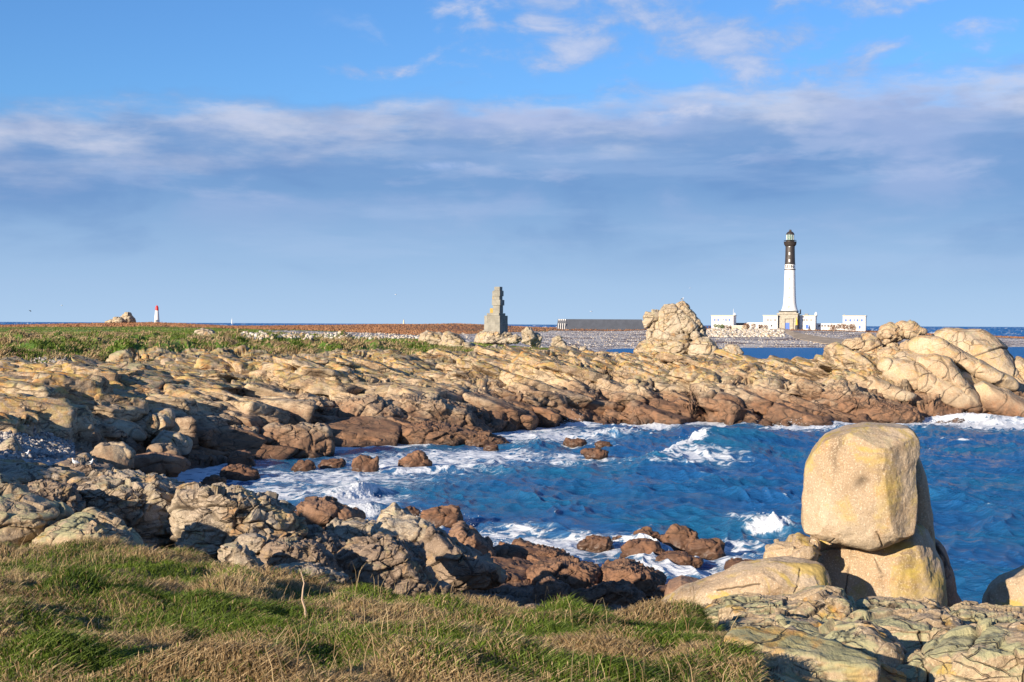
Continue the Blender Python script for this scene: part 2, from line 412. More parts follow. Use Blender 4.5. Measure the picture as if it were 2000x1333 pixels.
M['red'] = plain('red_paint', (0.62, 0.02, 0.02), 0.5, 0.08)
M['yellow'] = plain('yellow_paint', (0.75, 0.42, 0.02), 0.5, 0.08)
M['cream'] = plain('cream_trim', (0.62, 0.52, 0.36), 0.7, 0.08)
M['metal'] = plain('grey_metal', (0.20, 0.20, 0.20), 0.4, 0.1, metal=0.6)

# ------------------------------------------------------------------ the land, as one continuous sheet cut into its zones
CP = [-1400, -600, 0, 150, 300, 450, 600, 750, 900, 1050, 1200, 1350, 1500, 1650, 1800, 2000, 2600, 3400]
def z_(D, z): return (D, z)
def y_(D, py): return (D, -py)          # negative second value: a height read off the photograph's row
def same(n, f): return [f] * n
ROWS = [
 [(2.5, 6.4)] * 18,
 [(7.5, 6.1)] * 11 + [(7.5, 6.1), (7.5, 6.07), (7.5, 5.95), (7.5, 5.75), (7.5, 5.6), (7.5, 5.3), (7.5, 5.3)],
 # lip of the meadow / top of the near ledge
 [(18, -1050), (17.5, -1055), (17, -1075), (16.5, -1085), (16, -1100), (15, -1128), (14.5, -1165), (14, -1176), (14, -1190), (13.5, -1206), (13, -1216), (12.5, -1232), (12, 5.34), (12.5, 5.22), (13, 5.1), (13, 4.85), (13, -1220), (13, -1220)],
 [(21, 4.6), (20.5, 4.6), (20, 4.6), (19.5, 4.5), (19, 4.4), (18, 4.3), (17, 4.3), (16.5, 4.2), (16.5, 4.2), (16, 4.2), (15.5, 4.2), (15, 4.2), (14.5, 4.2), (15, 4.1), (15.5, 4.1), (15.5, 4.1), (15.5, 4.5), (15.5, 4.5)],
 [(25, 4.4), (24, 4.3), (24, 4.2), (24, 4.0), (25, 3.5), (25, 3.3), (27, 2.7), (29, 2.0), (32, 1.3), (38, 0.6), (39, 0.35), (36, 0.7), (25, 2.0), (24, 2.0), (24, 2.0), (24, 2.0), (24, 2.5), (24, 2.5)],
 [(40, 4.2), (39, 4.0), (38, 3.7), (38, 3.4), (36, 3.0), (38, 2.0), (42, 1.5), (42, 0.9), (42, 0.7), (44, 0.65), (43, 0.15), (40, 0.1), (33, .3), (32, .3), (32, .2), (32, .2), (32, .3), (32, .3)],
 [(56, 3.6), (55, 3.2), (55, 2.9), (60, 2.1), (66, .6), (64, -.1), (58, -.1), (52, 0.0), (48, -.2), (49, 0.0), (47, -.3), (43, -.5), (38, -.6), (37, -.6), (37, -.6), (37, -.6), (37, -.6), (37, -.6)],
 [(58, 3.8), (58, 3.2), (58, 2.9), (63, 2.1), (70, .1), (68, -.6), (63, -1.2), (58, -1.2), (54, -1.2), (55, -1.2), (53, -1.5), (50, -1.5), (46, -1.5), (46, -1.5), (46, -1.5), (46, -1.5), (46, -1.5), (46, -1.5)],
 [(61, 4.0), (61, 3.4), (61, 3.0), (67, 2.0), (74, .1), (77, -.5), (85, -.9), (89, -1.0), (92, -1.2), (101, -1.2), (110, -1.5), (110, -1.5), (110, -1.5), (110, -1.5), (112, -1.5), (115, -1.5), (118, -1.5), (118, -1.5)],
 [(64, 4.1), (64, 3.6), (64, 3.1), (71, 2.1), (78, .7), (82, 0.0), (90, 0.0), (93, 0.0), (97, -.1), (108.5, -.1), (115.5, -.1), (115.5, -.1), (115.5, -.1), (115.5, -.1), (117, -.1), (121, -.1), (124, -.2), (124, -.2)],
 [(76, -760), (76, -765), (76, -780), (82, -780), (88, -790), (92, -800), (98, -790), (104, -780), (110, -775), (116, -770), (121, -765), (122, -765), (122, -768), (122, -768), (124, -760), (128, -755), (132, 1.2), (132, 0.5)],
 [(90, -715), (92, -715), (96, -722), (104, -715), (112, -707), (118, -697), (124, -693), (128, -695), (128, -704), (129, -705), (131, -702), (132, -706), (132, -712), (132, -716), (132, -716), (133, -716), (135, 1.5), (135, 0.5)],
 [(120, -670), (125, -675), (130, -680), (140, -678), (150, -676), (155, -672), (155, -675), (160, -680), (155, -688), (150, -690), (150, -696), (148, -700), (146, -707), (144, -712), (144, -712), (145, -712), (147, 1), (147, 0)],
 [(220, -650), (220, -654), (220, -656), (220, -655), (220, -653), (220, -655), (210, -660), (200, -666), (190, -670), (175, -681), (162, -691), (158, 4.0), (154, 3.7), (152, 3.3), (152, 3), (152, 3), (154, .5), (154, 0)],
 [(320, -640), (320, -642), (320, -645), (320, -643), (320, -642), (310, -646), (300, -652), (280, -656), (240, -660), (230, 2.5), (200, -1), (200, -1), (200, -1), (200, -1), (200, -1), (200, -1), (200, -1), (200, -1)],
 [(450, 6.8), (450, -638), (450, -639), (450, -638), (450, -637), (450, -642), (450, -645), (430, -651), (430, -662), (440, -671), (462, -.2), (480, -.2), (503, -.2), (505, -.2), (540, -.2), (540, -.2), (540, -.2), (540, -.2)],
 [(560, 7), (560, -636), (560, -637), (560, -635), (560, -634), (600, -640), (600, -641), (600, -643), (600, -649), (640, -650), (640, -650), (650, -647), (670, -647), (680, -650), (680, -657), (680, -663), (680, 2), (680, 1)],
 [(700, 7.4), (700, -637.5), (700, -638), (700, -634), (700, -631), (700, -638), (700, -637), (700, -636), (700, -633), (720, -640.5), (720, -642.5), (730, -643), (745, -643.5), (745, -645), (745, -653), (745, -660), (745, 3.5), (745, 2)],
 [(900, 5), (900, 5), (900, 5), (900, 6.5), (900, 6.5), (900, 5), (900, 6), (900, 7), (900, 7), (900, 5), (900, 5), (900, 5), (900, 5), (900, 5), (900, 3), (900, 1), (900, 0), (900, 0)],
 [(1000, -4)] * 18,
]
NR = len(ROWS)
# fine list of columns: dense where the picture looks
upx = np.concatenate([np.arange(-1400, -160, 24), np.arange(-160, 2160, 1.7), np.arange(2160, 3401, 24)])
UC = (upx - 1000) / F
NC = len(upx)
CPa = np.array(CP, float)
cD = np.zeros((NR, NC)); cZ = np.zeros((NR, NC))
for r, row in enumerate(ROWS):
    D = np.array([a for a, b in row], float)
    Z = np.array([b if b > -100 else Zp(CP[i], -b, row[i][0]) for i, (a, b) in enumerate(row)], float)
    dd_ = np.interp(upx, CPa, D); zz_ = np.interp(upx, CPa, Z)
    k = 41; ker = np.hanning(k + 2)[1:-1]; ker /= ker.sum()
    def smooth(a): return np.convolve(np.pad(a, k // 2, mode='edge'), ker, mode='valid')
    cD[r] = smooth(dd_); cZ[r] = smooth(zz_)
    if 2 <= r <= 14:                                   # the edges wander
        px_ = upx
        pts = np.stack([px_ / 60, np.full(NC, r * 7.3), np.zeros(NC)], 1)
        cD[r] += fbm(pts, 3, r) * (0.012 if r < 9 or r > 11 else 0.018) * cD[r] * (0.5 if r < 5 else 1)
cD = np.maximum.accumulate(cD + np.arange(NR)[:, None] * 1e-3, axis=0)

VS = np.linspace(0, NR - 1, 2400)
VD = np.stack([np.interp(VS, np.arange(NR), cD[:, c]) for c in range(NC)], 1)
VZ = np.stack([np.interp(VS, np.arange(NR), cZ[:, c]) for c in range(NC)], 1)
ks = 41; kr = np.hanning(ks + 2)[1:-1]; kr /= kr.sum()
VZp = np.pad(VZ, ((ks // 2, ks // 2), (0, 0)), mode='edge'); cs = np.zeros_like(VZ)
for k in range(ks): cs += kr[k] * VZp[k:k + len(VS)]
VZ = cs
def ground_at(X, Y):
    """base height of the land under world points"""
    X = np.asarray(X, float); Y = np.asarray(Y, float); Yc = np.maximum(Y, 2.5)
    u = X / Yc; ci = np.clip(np.searchsorted(UC, u), 0, NC - 1)
    out = np.zeros(len(X)); order = np.argsort(ci, kind='stable'); s = ci[order]
    starts = np.searchsorted(s, np.arange(NC)); ends = np.searchsorted(s, np.arange(NC), side='right')
    for c in range(NC):
        if ends[c] > starts[c]:
            ii = order[starts[c]:ends[c]]; out[ii] = np.interp(Yc[ii], VD[:, c], VZ[:, c])
    return out
NROW = 1250
dDv = np.diff(VD, axis=0); dZv = np.diff(VZ, axis=0); Dm = 0.5 * (VD[1:] + VD[:-1]); Zm = 0.5 * (VZ[1:] + VZ[:-1])
metric = np.sqrt(dZv ** 2 + (0.16 * dDv) ** 2) / Dm
metric *= np.where(Zm < -0.6, 0.15, 1.0)
hid = (VS[:-1] > 2.3) & (VS[:-1] < 3.6); metric[hid] *= 0.35
hid = (VS[:-1] > 17.2); metric[hid] *= 0.2
cum = np.concatenate([np.zeros((1, NC)), np.cumsum(metric + 1e-6, axis=0)], 0); cum /= cum[-1]
ROWV = np.zeros((NROW, NC), np.float32)
tt = np.linspace(0, 1, NROW)
for c in range(NC): ROWV[:, c] = np.interp(tt, cum[:, c], VS)
GD = np.stack([np.interp(ROWV[:, c], VS, VD[:, c]) for c in range(NC)], 1)
GZ = np.stack([np.interp(ROWV[:, c], VS, VZ[:, c]) for c in range(NC)], 1)
GX = GD * UC[None, :]
base = np.stack([GX, GD, GZ], 2).reshape(-1, 3)
PXG = np.broadcast_to(upx[None, :], (NROW, NC)).ravel(); VV = ROWV.ravel(); DG = GD.ravel()

# zone masks
n_lo = fbm(base / np.array([9, 9, 9]), 4, 3)
n_far = fbm(base / np.array([22, 30, 8]), 4, 9)
lawn_b = np.interp(PXG, [-1400, 0, 300, 450, 700, 860, 980, 1110, 1150, 3400], [11.0, 11.1, 11.15, 11.2, 11.25, 11.5, 11.9, 12.35, 13.6, 13.6])
vb = VV + 0.22 * n_lo
land = sst(vb, lawn_b - 0.04, lawn_b + 0.08)                        # 1 = beyond the rocks
meadow_end = np.interp(PXG, [-1400, 0, 1250, 1400, 1480, 1560, 3400], [2.45, 2.45, 2.4, 1.9, 1.15, -1, -1])
near = 1 - sst(VV + 0.10 * n_lo, meadow_end - 0.02, meadow_end + 0.05)
cove = ((PXG < 170) & (VV > 5.7) & (VV < 8.9)).astype(np.float32) * sst(170 - PXG, -10, 60)
peb_mid = sst(PXG + 60 * n_far, 470, 540) * (1 - sst(PXG, 1060, 1130)) * sst(VV + 0.25 * n_far - np.interp(PXG, [450, 900, 1100], [13.85, 13.2, 13.3]), -.1, .1) * (1 - sst(VV + 0.15 * n_far - np.interp(PXG, [450, 800, 900, 1000, 1100], [14.3, 14.75, 15.6, 16.05, 16.2]), -.08, .08))
peb_far = sst(PXG, 1040, 1100) * sst(VV, 14.0, 14.2) * (1 - sst(VV + 0.05 * n_far, 16.3, 16.42))
pebble = np.clip(np.maximum(peb_mid, peb_far), 0, 1) * land
heath = land * sst(VV + 0.40 * n_far, 13.9, 14.7) * (1 - pebble)
grassm = land * (1 - pebble)
rockm = np.clip((1 - near) * (1 - land) * (1 - cove), 0, 1)

# macro relief
z = base[:, 2].copy()
amp_rock = np.interp(VV, [0, 2, 3, 5, 8, 9, 10, 11.5, 13, 14, 20], [0, 0, .15, .25, .25, .4, 1.0, .5, .35, 0, 0])
wet_lim = np.where((VV > 6.3) & (VV < 8.7) & (PXG > 260), 0, 1)
z += (rockm * amp_rock * wet_lim * fbm(base / np.array([7.5, 9, 5]), 2, 21)).astype(float)
# gullies that break the cliff line
gul = np.exp(-((fbm(np.stack([base[:, 0] / 13, base[:, 1] / 40, np.zeros(len(base))], 1), 3, 40)) / 0.10) ** 2)
z -= rockm * gul * 0.8 * np.interp(VV, [8.8, 9.6, 11, 12], [0, 1, .6, 0])
# meadow tussocks
tb = base[:, :2]; t3 = np.stack([tb[:, 0], tb[:, 1], np.zeros(len(tb))], 1)
z += near * (0.10 * fbm(t3 / 1.5, 3, 50) + 0.26 * np.abs(fbm(t3 / np.array([1.0, 0.7, 1]), 2, 52)) - 0.05)
# rough bank of tussock grass far left and mid
bankm = grassm * np.interp(VV, [11.0, 11.3, 12.2, 13, 15], [0.3, 1, .8, 0.15, 0.1])
bankm *= np.interp(PXG, [-1400, 700, 860, 1100], [1, 1, .25, .2])
z += bankm * (1.5 * fbm(t3 / 7.0, 4, 60) + 0.95 * np.abs(fbm(t3 / 2.6, 3, 62)) + 0.12 * fbm(t3 / 0.9, 2, 63))
z += heath * (0.30 * fbm(t3 / 30.0, 4, 64) + 0.12 * fbm(t3 / 5.0, 3, 66))
z += pebble * 0.10 * fbm(t3 / 3.0, 4, 67) * 2.0
z += cove * 0.12 * fbm(t3 / 0.5, 3, 68)
z += BANK(base[:, 0], base[:, 1]) * (base[:, 1] < 75)  # out-of-view humps added to the land to cast shade
pos = base.copy(); pos[:, 2] = z
# jointed rock, pushed out along the surface normal
def grid_normals0(pos, nr_):
    G3 = pos.reshape(nr_, NC, 3); n_ = np.cross(np.gradient(G3, axis=1), np.gradient(G3, axis=0)); n_ /= np.linalg.norm(n_, axis=2)[:, :, None] + 1e-12
    n_[n_[:, :, 2] < 0] *= -1; return n_.reshape(-1, 3)
nn = grid_normals0(pos, NROW)
def displace(pos, VV, PXG, rockm, nn, p):
    sel = np.where(rockm > 0.02)[0]; dz_ = np.zeros(len(pos), np.float32); crack = np.zeros(len(pos), np.float32)
    far_s = sel[VV[sel] > 8.6]; near_s = sel[VV[sel] <= 8.6]
    lft = far_s[PXG[far_s] < 820]; rgt = far_s[PXG[far_s] >= 780]
    K_ = dict(sub=(0,), rough=0.0, pill=.08, tilt=.32) if p == 0 else dict(sub=(1,), rough=0.022, pill=.05, tilt=.24, lev0=2, crack=.55)
    kk_ = lambda a: dict(levels=a[:2], amp=(.30, .27)) if p == 0 else dict(levels=a[2:], amp=(.24, .20))
    d1, c1 = rock_disp(pos[lft], 1.0, 2 + p * 20, 0.10, aniso=(2.2, 1.6, 0.7), bed=1.15, bedamp=.20, **K_, **kk_((6.0, 2.4, 0.9, 0.36)))
    dz_[lft] = d1; crack[lft] = c1
    d1, c1 = rock_disp(pos[rgt], 1.0, 6 + p * 20, 0.42, aniso=(2.3, 1.6, 0.65), bed=1.3, bedamp=.24, **K_, **kk_((6.5, 2.6, 0.95, 0.36)))
    wgt = sst(PXG[rgt], 780, 820); dz_[rgt] = dz_[rgt] * (1 - wgt) + d1 * wgt; crack[rgt] = crack[rgt] * (1 - wgt) + c1 * wgt
    led_ = near_s[(VV[near_s] < 3.2)]; near_s = near_s[(VV[near_s] >= 3.2)]
    d1, c1 = rock_disp(pos[led_], 0.8, 12 + p * 20, 0.12, aniso=(1.9, 1.5, 0.7), bed=.7, bedamp=.14, **K_, **kk_((3.0, 1.2, 0.5, 0.27)))
    dz_[led_] = d1; crack[led_] = c1
    d1, c1 = rock_disp(pos[near_s], 0.45, 11 + p * 20, 0.15, aniso=(1.9, 1.5, 0.7), bed=1.0, bedamp=.16, **K_, **kk_((4.0, 1.5, 0.6, 0.27)))
    dz_[near_s] = d1; crack[near_s] = c1
    wet_lim = np.where((VV > 6.3) & (VV < 8.7) & (PXG > 260), 0, 1)
    dz_ *= np.where(VV < 3.2, .45, 1)
    if p == 0: dz_ *= np.interp(VV, [0, 8.6, 9, 10.6, 11.3, 12, 13.5, 14], [.8, .8, 1, .95, .5, .25, .12, .1])
    else: dz_ *= np.interp(VV, [8.6, 10.5, 11.5, 13], [1, 1, .6, .35])
    dz_ *= wet_lim
    return pos + nn * (dz_ * rockm)[:, None], crack * rockm
def grid_normals(pos, nr_):
    G3 = pos.reshape(nr_, NC, 3); n_ = np.cross(np.gradient(G3, axis=1), np.gradient(G3, axis=0)); n_ /= np.linalg.norm(n_, axis=2)[:, :, None] + 1e-12
    n_[n_[:, :, 2] < 0] *= -1; return n_.reshape(-1, 3)
pos, crack = displace(pos, VV, PXG, rockm, nn, 0)
# resample every profile by its own length, so that steps and walls carry enough vertices for the fine relief
N2 = 1480
G = pos.reshape(NROW, NC, 3); Vg = ROWV
dD2 = np.diff(G[:, :, 1], axis=0); dZ2 = np.diff(G[:, :, 2], axis=0); Dm2 = np.abs(G[1:, :, 1]) ; vm = Vg[1:]
met = np.sqrt(dZ2 ** 2 + (0.22 * dD2) ** 2) / Dm2
met *= np.where((G[1:, :, 2] < -0.6), 0.15, 1.0) * np.where((vm > 2.3) & (vm < 3.6), 0.4, 1) * np.where(vm > 17.2, .2, 1) * np.where((vm < 2) & (upx[None, :] < 1350), .6, 1)
cum = np.concatenate([np.zeros((1, NC)), np.cumsum(met + 1e-6, axis=0)], 0)
kq = np.hanning(27)[1:-1]; kq /= kq.sum()
cumS = np.apply_along_axis(lambda r: np.convolve(np.pad(r, 12, mode='edge'), kq, mode='valid'), 1, cum); cumS /= cumS[-1]
cumS = np.maximum.accumulate(cumS, axis=0)
chan = np.concatenate([G, Vg[:, :, None], crack.reshape(NROW, NC, 1), rockm.reshape(NROW, NC, 1), land.reshape(NROW, NC, 1), near.reshape(NROW, NC, 1), cove.reshape(NROW, NC, 1), pebble.reshape(NROW, NC, 1), heath.reshape(NROW, NC, 1), bankm.reshape(NROW, NC, 1)], 2).astype(np.float32)
out = np.zeros((N2, NC, chan.shape[2]), np.float32); tt2 = np.linspace(0, 1, N2)
for c in range(NC):
    fi = np.interp(tt2, cumS[:, c], np.arange(NROW)); i0 = np.minimum(fi.astype(int), NROW - 2); fr = (fi - i0)[:, None].astype(np.float32)
    out[:, c] = chan[i0, c] * (1 - fr) + chan[i0 + 1, c] * fr
NROW = N2
pos = out[:, :, :3].reshape(-1, 3).astype(float); VV = out[:, :, 3].ravel(); crack0 = out[:, :, 4].ravel()
rockm, land, near, cove, pebble, heath, bankm = [out[:, :, 5 + k].ravel() for k in range(7)]
PXG = np.broadcast_to(upx[None, :], (NROW, NC)).ravel(); t3 = np.stack([pos[:, 0], pos[:, 1], np.zeros(len(pos))], 1)
pos, crack = displace(pos, VV, PXG, rockm, grid_normals(pos, NROW), 1)
crack = np.maximum(crack, crack0)
FIN = pos.reshape(NROW, NC, 3)

I = np.arange((NROW - 1) * (NC - 1)); ri = I // (NC - 1); cj = I % (NC - 1)
quads = np.stack([ri * NC + cj, ri * NC + cj + 1, (ri + 1) * NC + cj + 1, (ri + 1) * NC + cj], 1)
qv = VV[quads[:, 0]]; qpx = PXG[quads[:, 0]]
qnear = near[quads[:, 0]] > 0.5; qland = land[quads[:, 0]] > 0.5; qpeb = pebble[quads[:, 0]] > 0.5; qcove = cove[quads[:, 0]] > 0.5

# land materials -----------------------------------------------------
mt, t, b = new_mat('turf_soil'); co = t.node('ShaderNodeTexCoord').outputs['Object']
c = t.mix(t.sstep(t.noise(co, 2.2, 6, 0.65), 0.38, 0.62), (0.030, 0.045, 0.010), (0.075, 0.060, 0.028)); t.put(b.inputs['Base Color'], c); b.inputs['Roughness'].default_value = 0.95
M['soil'] = mt
mt, t, b = new_mat('lawn_and_heath'); co = t.node('ShaderNodeTexCoord').outputs['Object']
n1 = t.noise(co, 0.09, 6, 0.6, 0.5); n2 = t.noise(co, 0.8, 7, 0.7, 0.5); n3 = t.noise(co, 5.0, 4, 0.7)
green = t.mix(t.sstep(n2, 0.40, 0.62), (0.085, 0.170, 0.015), (0.16, 0.25, 0.03))
dry = t.mix(t.sstep(n3, 0.38, 0.62), (0.135, 0.090, 0.035), (0.24, 0.175, 0.075))
tus = t.attr('tussock')
c = t.mix(t.sstep(t.math('ADD', t.math('MULTIPLY', t.math('SUBTRACT', n2, 0.5), 2.4), tus), 0.40, 0.72), green, dry)
hb = t.mix(t.sstep(n2, 0.42, 0.62), (0.165, 0.062, 0.030), (0.26, 0.120, 0.055))
hb = t.mix(t.math('MULTIPLY', t.sstep(n1, 0.50, 0.62), 0.6), hb, (0.12, 0.11, 0.03))
c = t.mix(t.attr('heath'), c, hb)
sh = t.sstep(t.noise(co, 1.9, 5, 0.7), 0.62, 0.72)
c = t.mix(t.math('MULTIPLY', sh, 0.35), c, (0.05, 0.045, 0.02))
t.put(b.inputs['Base Color'], c); b.inputs['Roughness'].default_value = 0.95
bp = t.node('ShaderNodeBump'); bp.inputs['Strength'].default_value = 0.8; bp.inputs['Distance'].default_value = 0.3; t.l.new(t.math('ADD', n2, n3), bp.inputs['Height']); t.l.new(bp.outputs[0], b.inputs['Normal'])
M['lawn'] = mt
def pebble_mat(name, scale, weed=0.6, bright=1.0):
    mt, t, b = new_mat(name); co = t.node('ShaderNodeTexCoord').outputs['Object']
    vn = t.node('ShaderNodeTexVoronoi', feature='F1'); t.put(vn.inputs['Vector'], co); vn.inputs['Scale'].default_value = scale
    rc = t.sep(vn.outputs['Color'])[0]
    c = t.ramp(rc, [(0.0, tuple(bright * x for x in (0.13, 0.12, 0.115))), (0.35, tuple(bright * x for x in (0.28, 0.26, 0.24))), (0.7, tuple(bright * x for x in (0.42, 0.38, 0.34))), (1.0, tuple(bright * x for x in (0.55, 0.51, 0.46)))])
    st = t.comb(t.math('MULTIPLY', t.sep(co)[0], 0.022), t.math('MULTIPLY', t.sep(co)[1], 0.085), t.math('MULTIPLY', t.sep(co)[2], 1.4))
    wm = t.sstep(t.noise(st, 1.0, 9, 0.75, 0.6), 0.49, 0.56)
    c = t.mix(t.math('MULTIPLY', wm, weed), c, (0.085, 0.038, 0.032))
    t.put(b.inputs['Base Color'], c); b.inputs['Roughness'].default_value = 0.85
    bp = t.node('ShaderNodeBump'); bp.inputs['Strength'].default_value = 0.9; bp.inputs['Distance'].default_value = 0.6 / scale; bp.invert = True
    t.l.new(vn.outputs[0], bp.inputs['Height']); t.l.new(bp.outputs[0], b.inputs['Normal'])
    return mt
M['pebble'] = pebble_mat('beach_pebbles', 1.2, 0.85, 1.5); M['cove'] = pebble_mat('cove_pebbles', 5.0, 0.1)

tuss = np.clip(bankm * (0.55 + 0.5 * fbm(t3 / 5.0, 3, 70)) + 0.25 * heath, 0, 1)
def piece(name, maskq, mat, label, kind='structure'):
    q = quads[maskq]; used = np.unique(q); mp = np.full(len(pos), -1, np.int64); mp[used] = np.arange(len(used))
    o = mesh_np(name, pos[used], mp[q], mat, attrs={'crack': crack[used], 'tussock': tuss[used], 'heath': heath[used]})
    tag(o, label, name.replace('_', ' '), kind=kind); return o
piece('meadow_ground', qnear, M['soil'], 'sloping turf ground under the long foreground grass')
qled = (qpx > 1300) & (qv < 4.0) & ~qnear
piece('lichen_shelf', qled, M['granite_lichen'], 'lichen crusted rock shelf under the bottom right ledges')
piece('rocky_shore', ~qnear & ~qland & ~qcove & ~qled, M['granite_shore'], 'jointed tan granite ledges ringing the bay, reddish brown at the waterline')
piece('pebble_cove', qcove & ~qnear & ~qland, M['cove'], 'grey pebbles in the shaded cove at the left edge')
piece('grassland', qland & ~qpeb & (qv < 18.95), M['lawn'], 'green and russet grassland behind the rocks reaching the horizon')
piece('pebble_beach', qland & qpeb, M['pebble'], 'pale grey pebble beach with dark seaweed below the lighthouse')

# ground beside and behind the camera, with the unseen bank added to shade rocks and meadow
gx, gy = np.meshgrid(np.linspace(-70, 50, 160), np.linspace(-60, 62, 170))
gx = gx.ravel(); gy = gy.ravel()
inside = (gy > 2.0) & (np.abs(gx) < 0.84 * gy)
gz = 6.25 + 0.25 * fbm(np.stack([gx / 6, gy / 6, gx * 0], 1), 3, 80) - sst(gy, 7, 16) * 1.6 - np.where(np.abs(gx) < 0.86 * np.maximum(gy, 1), 1.0, 0)
gz += BANK(gx, gy) if 'BANK' in globals() else 0
J = np.arange(169 * 159); a0 = (J // 159) * 160 + J % 159
a0 = a0[(gy[a0] < 5) | (np.abs(gx[a0]) > 0.80 * gy[a0])]
o = mesh_np('turf', np.stack([gx, gy, gz], 1), np.stack([a0, a0 + 1, a0 + 161, a0 + 160], 1), M['soil'])
tag(o, 'turf around and behind the viewpoint', 'turf', kind='structure')

# ------------------------------------------------------------------ rocks
_cs = {}
def cube_sphere(n):
    if n in _cs: return _cs[n]
    a = np.tan(np.linspace(-pi / 4, pi / 4, n + 1)); A, B = np.meshgrid(a, a, indexing='ij'); A = A.ravel(); B = B.ravel(); O = np.ones_like(A)
    faces = [(O, A, B), (-O, B, A), (B, O, A), (A, -O, B), (A, B, O), (B, A, -O)]
    V = []; Q = []
    for k, f in enumerate(faces):
        v = np.stack(f, 1); V.append(v / np.linalg.norm(v, axis=1)[:, None])
        J = np.arange(n * n); i = J // n; j = J % n; s = k * (n + 1) ** 2 + i * (n + 1) + j
        Q.append(np.stack([s, s + n + 1, s + n + 2, s + 1], 1))
    V = np.concatenate(V); Q = np.concatenate(Q)
    key = np.round(V * 1e5).astype(np.int64); _, idx, inv = np.unique(key, axis=0, return_index=True, return_inverse=True)
    inv = inv.ravel()
    V = V[idx]; Q = inv[Q]
    # outward orientation
    c = V[Q].mean(1); nrm = np.cross(V[Q[:, 1]] - V[Q[:, 0]], V[Q[:, 2]] - V[Q[:, 0]])
    fl = np.einsum('ij,ij->i', c, nrm) < 0; Q[fl] = Q[fl][:, ::-1]
    _cs[n] = (V, Q); return _cs[n]

def vnorm(V, Q):
    fn = np.cross(V[Q[:, 2]] - V[Q[:, 0]], V[Q[:, 3]] - V[Q[:, 1]])
    N = np.zeros_like(V)
    for k in range(4): np.add.at(N, Q[:, k], fn)
    return N / (np.linalg.norm(N, axis=1)[:, None] + 1e-12)

def bedrock(name, spots, sizes, dips, strikes, mat, label, seed, dims=(1.0, .8, .42), sink=.30, n0=12, crk=1.0):
    """angular joint blocks standing out of the ledges: convex solids cut by the joint planes the rock shares"""
    rg = np.random.default_rng(seed); VL = []; QL = []; b0 = 0
    for i in range(len(spots)):
        s = sizes[i]; n = int(np.clip(n0 * (s / spots[i][1] * F / 22) ** .7, 5, 26)); d, Q = cube_sphere(n)
        Nn = []; Hh = []
        for ax in range(3):
            for sg in (-1, 1):
                v = np.zeros(3); v[ax] = sg; v += rg.normal(size=3) * (.16 if ax < 2 else .10); Nn.append(v / np.linalg.norm(v)); Hh.append(rg.uniform(.62, 1.0))
        for k in range(5):
            v = rg.normal(size=3); v[2] = abs(v[2]) * .8; v /= np.linalg.norm(v); Nn.append(v); Hh.append(rg.uniform(.82, 1.15))
        dn = np.maximum(d @ np.array(Nn).T, 1e-3); rr = np.array(Hh)[None] / dn
        r = (rr ** -26.0).sum(1) ** (-1 / 26.0)                       # slightly worn edges
        V = d * r[:, None] * np.array(dims) * s * rg.uniform(.75, 1.3, 3)
        R = rotm(rg.normal() * .10, 0, 0) @ rotm(0, dips[i] + rg.normal() * .08, 0)
        R = rotm(0, 0, strikes[i] + rg.normal() * .25) @ R
        V = V @ R.T; V += spots[i] + np.array([0, .25 * s, -sink * s * dims[2]])
        VL.append(V); QL.append(Q + b0); b0 += len(V)
    V = np.concatenate(VL); Q = np.concatenate(QL); N = vnorm(V, Q)
    ms = float(np.mean(sizes)); dsp, ck = rock_disp(V, ms * .8, seed % 60, .35, levels=(1.7, .7), amp=(.2, .2), tilt=.30, pill=.1, crack=.8, bedamp=.10, bed=.6, rough=.06)
    V = V + N * dsp[:, None] * .7
    o = mesh_np(name, V, Q, M[mat], attrs={'crack': ck}); tag(o, label, name.replace('_', ' '), kind='structure'); return o

def pick(n, vlo, vhi, plo, phi, seed, dens=4.0, thr=-.1):
    rg = np.random.default_rng(seed); m_ = (VV > vlo) & (VV < vhi) & (PXG > plo) & (PXG < phi) & (rockm > .6) & (pos[:, 2] > .05) & (VV < np.interp(PXG, [0, 300, 700, 820, 980, 1110, 1150], [10.75, 10.8, 10.9, 11.1, 11.6, 12.2, 13]))
    ii = np.where(m_)[0]; k_ = ii[rg.integers(0, len(ii), n * 4)]
    p_ = pos[k_]; keep = fbm(p_ / dens, 2, seed) > thr; k_ = k_[keep][:n]; return pos[k_], PXG[k_], VV[k_]
def lay(name, args, smin, smax, mat, label, seed, pw=2.2, dims=(1.0, .8, .42), sc=1.0, **kw):
    s_, px_, v_ = pick(*args); rg = np.random.default_rng(seed); n = len(s_); sz = smin + (smax - smin) * rg.random(n) ** pw
    dip = np.interp(px_, [-200, 300, 700, 1000, 1500, 1800], [.04, .10, .20, .30, .30, .38]); st = np.interp(px_, [0, 800, 1600], [.25, .1, -.1])
    sz = sz * np.interp(v_, [9, 10.5, 11.5, 12.5], [1, 1, .8, .55]) if v_.min() > 8 else sz
    return bedrock(name, s_, sz, dip, st, mat, label, seed, dims, **kw)
lay('upper_ledges', (850, 10.3, 12.3, -150, 1700, 301), .5, 2.3, 'granite_shore', 'low tilted slabs on top of the shore across the bay', 401, dims=(1.35, 1.15, .20), sink=.45, pw=1.9)
lay('shore_ledges', (1000, 8.95, 10.9, -150, 1720, 302), .5, 2.5, 'granite_shore', 'jointed angular blocks of the cliffs round the bay', 402, dims=(1.2, .9, .42), pw=2.2)
lay('near_ledges', (420, 3.9, 6.2, -150, 880, 303, 2.0), .18, .75, 'granite_near', 'angular blocks of the ledges on the near shore', 403, dims=(1.1, .8, .45))
lay('foreshore_ledges', (200, 4.6, 6.1, 860, 1330, 304, 2.0), .3, 1.0, 'granite_sea', 'brown angular blocks at the foot of the meadow', 404, dims=(1.1, .8, .45))
